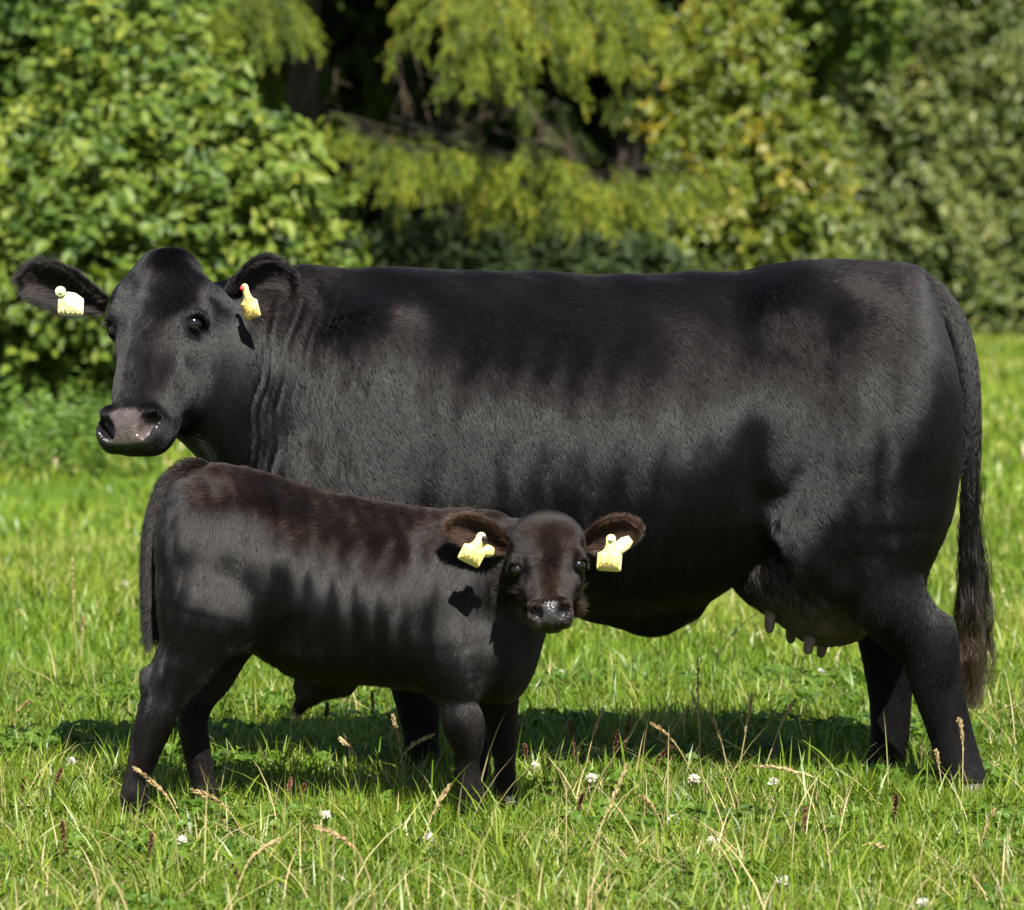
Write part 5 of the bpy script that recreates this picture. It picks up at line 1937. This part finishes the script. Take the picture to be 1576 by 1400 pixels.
def build_background():
    # ---- leafy shrub at the left, in the sun
    Yl = 16.5
    make_shrub('broadleaf_shrub', 'big sunlit green shrub filling the picture behind the cow\'s head', 'shrub', at(230, 680, Yl)[:2], px_lumps([
        (60, 330, Yl, 95), (180, 300, Yl - .3, 95), (300, 250, Yl, 85), (370, 255, Yl, 65), (410, 320, Yl, 62), (330, 350, Yl - .5, 90), (200, 420, Yl - .5, 95),
        (90, 460, Yl - .3, 90), (400, 390, Yl - .2, 62), (310, 460, Yl, 80), (240, 170, Yl + .3, 75), (160, 120, Yl + .4, 70), (310, 185, Yl + .3, 50), (445, 280, Yl + .1, 36),
        (460, 345, Yl, 36), (60, 560, Yl, 80), (180, 560, Yl, 80), (-60, 450, Yl, 100), (-80, 300, Yl, 90), (300, 580, Yl + .2, 80), (420, 520, Yl + .2, 80), (440, 440, Yl + .3, 50), (230, 60, Yl + .5, 50)]),
        2700, 9, .105, .34, M_leaf_left, stems=9, tint=.60, seed=61)
    make_shrub('hazel_bush', 'darker leafy bush in the top left corner above the big shrub', 'shrub', at(20, 600, 19.5)[:2], px_lumps([
        (40, 30, 19.5, 70), (110, 60, 19.3, 55), (-30, 100, 19.5, 80), (150, 0, 19.6, 60), (60, 130, 20, 50), (-40, 0, 19.5, 80), (20, 240, 20.2, 90), (90, -60, 19.5, 80), (200, -50, 19.6, 60),
        (-60, 400, 20, 110), (60, 400, 20.4, 110), (180, 420, 20.4, 100)]),
        1500, 9, .10, .34, M_leaf_left, stems=6, tint=.42, seed=62)
    # ---- nettles and low herbs in front of it
    n = 420
    C = np.stack([RNG.uniform(-4.6, -2.05, n), RNG.uniform(13.6, 16.2, n), np.zeros(n)], 1)
    C[:, 2] = ground_z(C)
    bag = Bag()
    V, T, tt = sprigs(C, norm(np.array([0, -.1, 1.0]) + RNG.normal(0, .18, (n, 3))), 16, RNG.uniform(.22, .52, n), .055, np.clip(RNG.normal(.55, .18, n), 0, 1), asp=.5, spread=1.2, droop=0)
    bag.add(V, None, T, tt)
    link('nettle_undergrowth', bag.mesh('nettle_undergrowth'), None, M_nettle, label='low nettles and herbs at the foot of the left shrub', kind='stuff')

    # ---- spruces in the middle
    Ys = 24.5
    bA = [[at(600, -90, 23.4), at(700, -10, 21.4), at(760, 60, 20.6)], [at(640, -130, 23.4), at(780, -40, 21.2), at(850, 60, 20.4)],
          [at(690, -150, 23.6), at(850, -40, 21.2), at(925, 40, 20.4)], [at(620, -60, 23.2), at(690, 20, 21.3), at(725, 70, 20.7)],
          [at(700, -160, 24), at(900, -70, 21.6), at(990, 10, 20.8)],
          [at(470, 150, Ys), at(580, 212, 22.0), at(720, 236, 20.8)],
                    [at(520, 175, Ys), at(760, 240, 21.6), at(900, 265, 20.6), at(1070, 245, 20.2)],
          [at(530, 185, Ys), at(720, 262, 21.8), at(850, 285, 20.8), at(960, 282, 20.4)],
          [at(640, -150, 23.2), at(730, -60, 21.2), at(770, 20, 20.2)], [at(660, -140, 23.4), at(800, -70, 21.4), at(870, 10, 20.2)], [at(690, -170, 23.4), at(900, -90, 21), at(960, -10, 20.4)],
          [at(600, 180, 23.6), at(760, 228, 21.4), at(840, 240, 20.4)], [at(620, 190, 23.4), at(830, 262, 21), at(1000, 275, 20.0)], [at(560, 190, 23.6), at(620, 225, 21.6), at(680, 225, 20.6)],
          [at(760, 200, 23.4), at(930, 245, 21.4), at(1060, 262, 20.6)]]
    make_spruce('large spruce with a pale trunk, drooping yellow green boughs over the cow\'s back', (at(458, 300, Ys)[0], Ys), 15, .15, .3, bA, 170, 4.3, .70, 1)
    big = [o for o in bpy.data.objects if o.name == 'spruce_tree'][0]
    for k in range(20):                       # bare dead twigs round the trunk
        x, y, Y = random.uniform(480, 900), random.uniform(60, 240), random.uniform(23.4, 24.3)
        p0 = at(x, y, Y)
        d = norm(np.array([random.uniform(-.3, 1), random.uniform(-.6, .2), random.uniform(-1.0, .1)])) * random.uniform(.25, .75)
        bag = Bag()
        bag.add(*tube(spline(np.array([p0, p0 + d * .5 + [0, 0, .04], p0 + d + [0, 0, -.05]]), 7), np.linspace(.004, .0012, 7), 5))
        for q in range(4):
            s = p0 + d * random.uniform(.3, .9)
            e = s + norm(d + RNG.normal(0, .35, 3)) * random.uniform(.08, .25)
            bag.add(*tube(np.stack([s, (s + e) / 2, e]), np.array([.003, .002, .001]), 4))
        link('dead_twig', bag.mesh('dead_twig'), big, M_twig)
    Y2 = 25.6
    bB = [[at(330, -140, Y2 - 1), at(290, -30, 22), at(262, 40, 21.2)], [at(350, -140, Y2 - 1), at(320, -40, 22.2), at(300, 30, 21.5)], [at(400, -140, Y2 - 1), at(410, -40, 22.4), at(400, 25, 21.8)],
          [at(360, -120, Y2 - 1), at(380, -50, 22.4), at(430, 0, 21.8)],
          [at(350, -20, Y2), at(390, 50, 26), at(420, 110, 26)], [at(350, 40, Y2), at(400, 110, 26.2), at(430, 170, 26.2)], [at(345, 20, Y2), at(310, 80, 25.8), at(290, 130, 25.6)]]
    make_spruce('slimmer spruce with a dark trunk between the left shrub and the pale trunk', (at(345, 300, Y2)[0], Y2), 14, .10, -.2, bB, 160, 4.3, .62, 2)
    Y3 = 28.5
    bC = [[at(960, -40, Y3), at(1000, 40, 27.4), at(1050, 110, 27)], [at(960, 0, Y3), at(990, 90, 27.6), at(1020, 160, 27.3)], [at(980, 60, Y3), at(1010, 130, 27.3), at(1060, 200, 27)]]
    make_spruce('shaded spruce set back between the drooping boughs and the yellow green shrub', (at(960, 300, Y3)[0], Y3), 15, .13, .1, bC, 160, 4.3, .38, 3)  # low needle tint carries part of the shade
    Y4 = 30
    bD = [[at(680, 0, Y4), at(650, 60, 29.3), at(600, 120, 29)], [at(690, 40, Y4), at(760, 110, 28.8), at(850, 150, 28.2)], [at(690, 80, Y4), at(600, 140, 28.8), at(520, 190, 28.4)],
          [at(690, 110, Y4), at(780, 170, 28.6), at(880, 200, 28)], [at(680, 150, Y4), at(620, 210, 28.8), at(560, 250, 28.4)], [at(690, 170, Y4), at(760, 230, 28.6), at(860, 260, 28.2)],
          [at(690, 20, Y4), at(590, 60, 28.6), at(500, 90, 28)]]
    make_spruce('dim spruce deep in the shade behind the drooping boughs', (at(690, 300, Y4)[0], Y4), 16, .15, .1, bD, 160, 4.2, .30, 4)  # needles tinted darker to paint in the deep shade

    for k, (x, y, wh) in enumerate([(-7.2, 31, 'behind the top left bush'), (-4.9, 33, 'left of the dark trunk'), (-2.4, 31.5, 'between the two front trunks'), (-.6, 34, 'behind the pale trunk'),
                                     (1.3, 34.5, 'behind the dark gap'), (4.6, 43, 'behind the wide olive shrub')]):
        make_spruce('tall spruce added far back to darken the wood, ' + wh, (x, y), 20, .16, .1, [], 170, 4.3, .25, 10 + k)  # added row whose high crowns darken the wood; shade also in the needle tint

    # ---- yellow green shrub right of the middle
    Yr = 26
    make_shrub('yellow_green_shrub', 'bright yellow green shrub right of the drooping spruce boughs', 'shrub', at(1130, 540, Yr)[:2], px_lumps([
        (1120, 130, Yr, 70), (1170, 200, Yr - .2, 70), (1090, 220, Yr, 60), (1190, 280, Yr - .2, 70), (1110, 310, Yr - .3, 75), (1060, 370, Yr - .3, 60), (1180, 370, Yr - .3, 75),
        (1230, 330, Yr, 60), (1090, 420, Yr - .2, 70), (1220, 430, Yr - .2, 70), (1150, 470, Yr, 80), (1060, 470, Yr, 60), (1130, 60, Yr + .2, 60), (1230, 240, Yr + .1, 45), (1270, 470, Yr, 60)]),
        3300, 9, .082, .34, M_leaf_mid, stems=6, tint=.56, seed=63)
    make_shrub('hazel_shrub', 'tall leafy shrub at the top right of centre with a dark gap below', 'shrub', at(1240, 560, 28.5)[:2], px_lumps([
        (1130, 0, 28.5, 60), (1210, 20, 28.3, 55), (1290, 10, 28.3, 60), (1180, 60, 28.6, 45), (1240, 100, 29, 35), (1130, -80, 28.5, 70), (1240, -70, 28.5, 70), (1340, 40, 28.6, 45),
        (1225, 150, 29, 40), (1060, 30, 28.8, 55)]),
        1500, 9, .10, .34, M_leaf_left, stems=5, tint=.45, seed=64)
    # ---- big shrubs at the right edge
    Yq = 34.6
    make_shrub('willow_shrub', 'wide olive green shrub behind the cow\'s rump', 'shrub', at(1370, 540, Yq)[:2], px_lumps([
        (1330, 210, Yq, 75), (1400, 160, Yq, 75), (1290, 300, Yq - .3, 65), (1370, 300, Yq - .4, 80), (1440, 240, Yq - .3, 70), (1420, 370, Yq - .5, 80), (1320, 400, Yq - .5, 80),
        (1270, 390, Yq - .3, 60), (1390, 470, Yq - .4, 70), (1300, 480, Yq - .3, 70), (1460, 460, Yq - .4, 60), (1390, 80, Yq + .1, 60), (1450, 110, Yq, 65)]),
        3000, 9, .10, .36, M_leaf_right, stems=7, tint=.55, asp=.5, seed=65)
    make_shrub('tall_willow', 'tall olive green bush in the top right corner', 'shrub', at(1540, 530, Yq + .8)[:2], px_lumps([
        (1500, 40, Yq + .5, 80), (1560, 120, Yq + .4, 80), (1520, 200, Yq + .3, 80), (1570, 280, Yq + .3, 80), (1500, 300, Yq + .2, 70), (1540, 380, Yq + .2, 80), (1500, 440, Yq, 60), (1570, 460, Yq + .1, 70),
        (1430, 0, Yq + .6, 70), (1620, 40, Yq + .5, 90), (1640, 200, Yq + .5, 100), (1660, 380, Yq + .5, 100), (1530, -60, Yq + .6, 90), (1640, 490, Yq + .4, 70), (1520, 500, Yq + .1, 40)]),
        3400, 9, .10, .36, M_leaf_right, stems=8, tint=.50, asp=.5, seed=66)
    make_shrub('low_dark_bush', 'low bush with shade painted into its leaves, under the drooping boughs', 'shrub', at(780, 600, 23.4)[:2], px_lumps([
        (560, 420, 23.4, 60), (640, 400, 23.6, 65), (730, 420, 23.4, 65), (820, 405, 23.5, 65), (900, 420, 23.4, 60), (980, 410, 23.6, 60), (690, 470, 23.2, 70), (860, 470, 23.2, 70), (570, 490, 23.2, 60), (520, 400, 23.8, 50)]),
        1300, 9, .085, .3, M_leaf_shaded, stems=6, tint=.4, seed=67)  # leaves coloured dark in place of shade
    # ---- shaded undergrowth under the spruces
    n = 2600
    C = np.stack([RNG.uniform(-4.0, 3.2, n), RNG.uniform(20.5, 31, n), np.zeros(n)], 1)
    C[:, 2] = ground_z(C) + RNG.uniform(0, .6, n)
    bag = Bag()
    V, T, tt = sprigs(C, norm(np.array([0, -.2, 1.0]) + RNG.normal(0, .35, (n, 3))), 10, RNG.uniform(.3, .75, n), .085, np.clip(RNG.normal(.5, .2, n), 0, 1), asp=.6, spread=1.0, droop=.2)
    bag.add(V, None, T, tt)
    link('shaded_undergrowth', bag.mesh('shaded_undergrowth'), None, M_leaf_shaded, label='undergrowth below the spruces, their shade painted into its leaves', kind='stuff')  # shade of the spruces is in the leaf colour
    # ---- the wood behind
    spec = [(-9.0, 40, 4.2), (-6.3, 39, 3.6), (-3.8, 40.5, 4.2), (-1.3, 39, 3.8), (1.2, 40.5, 4.2), (3.6, 41.5, 4.0), (6.2, 42.5, 4.2), (8.8, 41.5, 4.2), (11.6, 42, 4.4), (-12, 39, 4.4), (-7.6, 44, 4), (-5, 45, 4), (-2.5, 44.5, 4), (0, 45, 4), (2.4, 45, 4), (5, 46, 4), (7.6, 46, 4)]
    where = ['at the far left end', 'behind the top left bush', 'behind the slimmer spruce', 'behind the large pale trunk', 'behind the drooping boughs', 'behind the yellow green shrub',
             'behind the wide olive shrub', 'behind the tall corner bush', 'at the far right end', 'beyond the left picture edge', 'in the back row at its left', 'in the back row, second from its left', 'in the back row, third from its left',
             'in the middle of the back row', 'in the back row, third from its right', 'in the back row, second from its right', 'in the back row at its right']
    for k, (x, y, h) in enumerate(spec):
        root = link('dense_tree', None, label='dense dark woodland tree ' + where[k] + ' of the wood' * (k < 10), cat='tree', group='dark trees of the wood')
        gz = 0.0
        root.location = (x, y, gz)
        bag = Bag()
        bag.add(*tube(np.array([(x, y, -.1), (x + .1, y, 3), (x - .1, y, 7.5), (x, y, 11)]), np.array([.2, .16, .11, .03]), 8))
        link('trunk', bag.mesh('trunk'), root, M_bark)
        n = 7500
        z = 11.5 * RNG.uniform(0.01, 1, n) ** 1.6
        rr = (2.0 * (1 - (z / 12.5) ** 2) + .3) * np.sqrt(RNG.uniform(.15, 1, n))
        a = RNG.uniform(0, 6.28, n)
        P = np.stack([x + rr * np.cos(a), y + rr * np.sin(a), z], 1)
        Dn = norm(np.stack([np.cos(a), np.sin(a), RNG.normal(-.3, .4, n)], 1) + RNG.normal(0, .4, (n, 3)))
        N = project(norm(RNG.normal(0, .5, (n, 3)) + [0, -.3, 1]), Dn)
        L = RNG.uniform(.18, .42, n)
        V, T, tt = leaflets(P, Dn, N, L, L * .6, np.clip(RNG.normal(.45, .22, n), 0, 1))
        bag = Bag()
        bag.add(V, None, T, tt)
        link('crown', bag.mesh('crown'), root, M_leaf_shaded)


build_background()
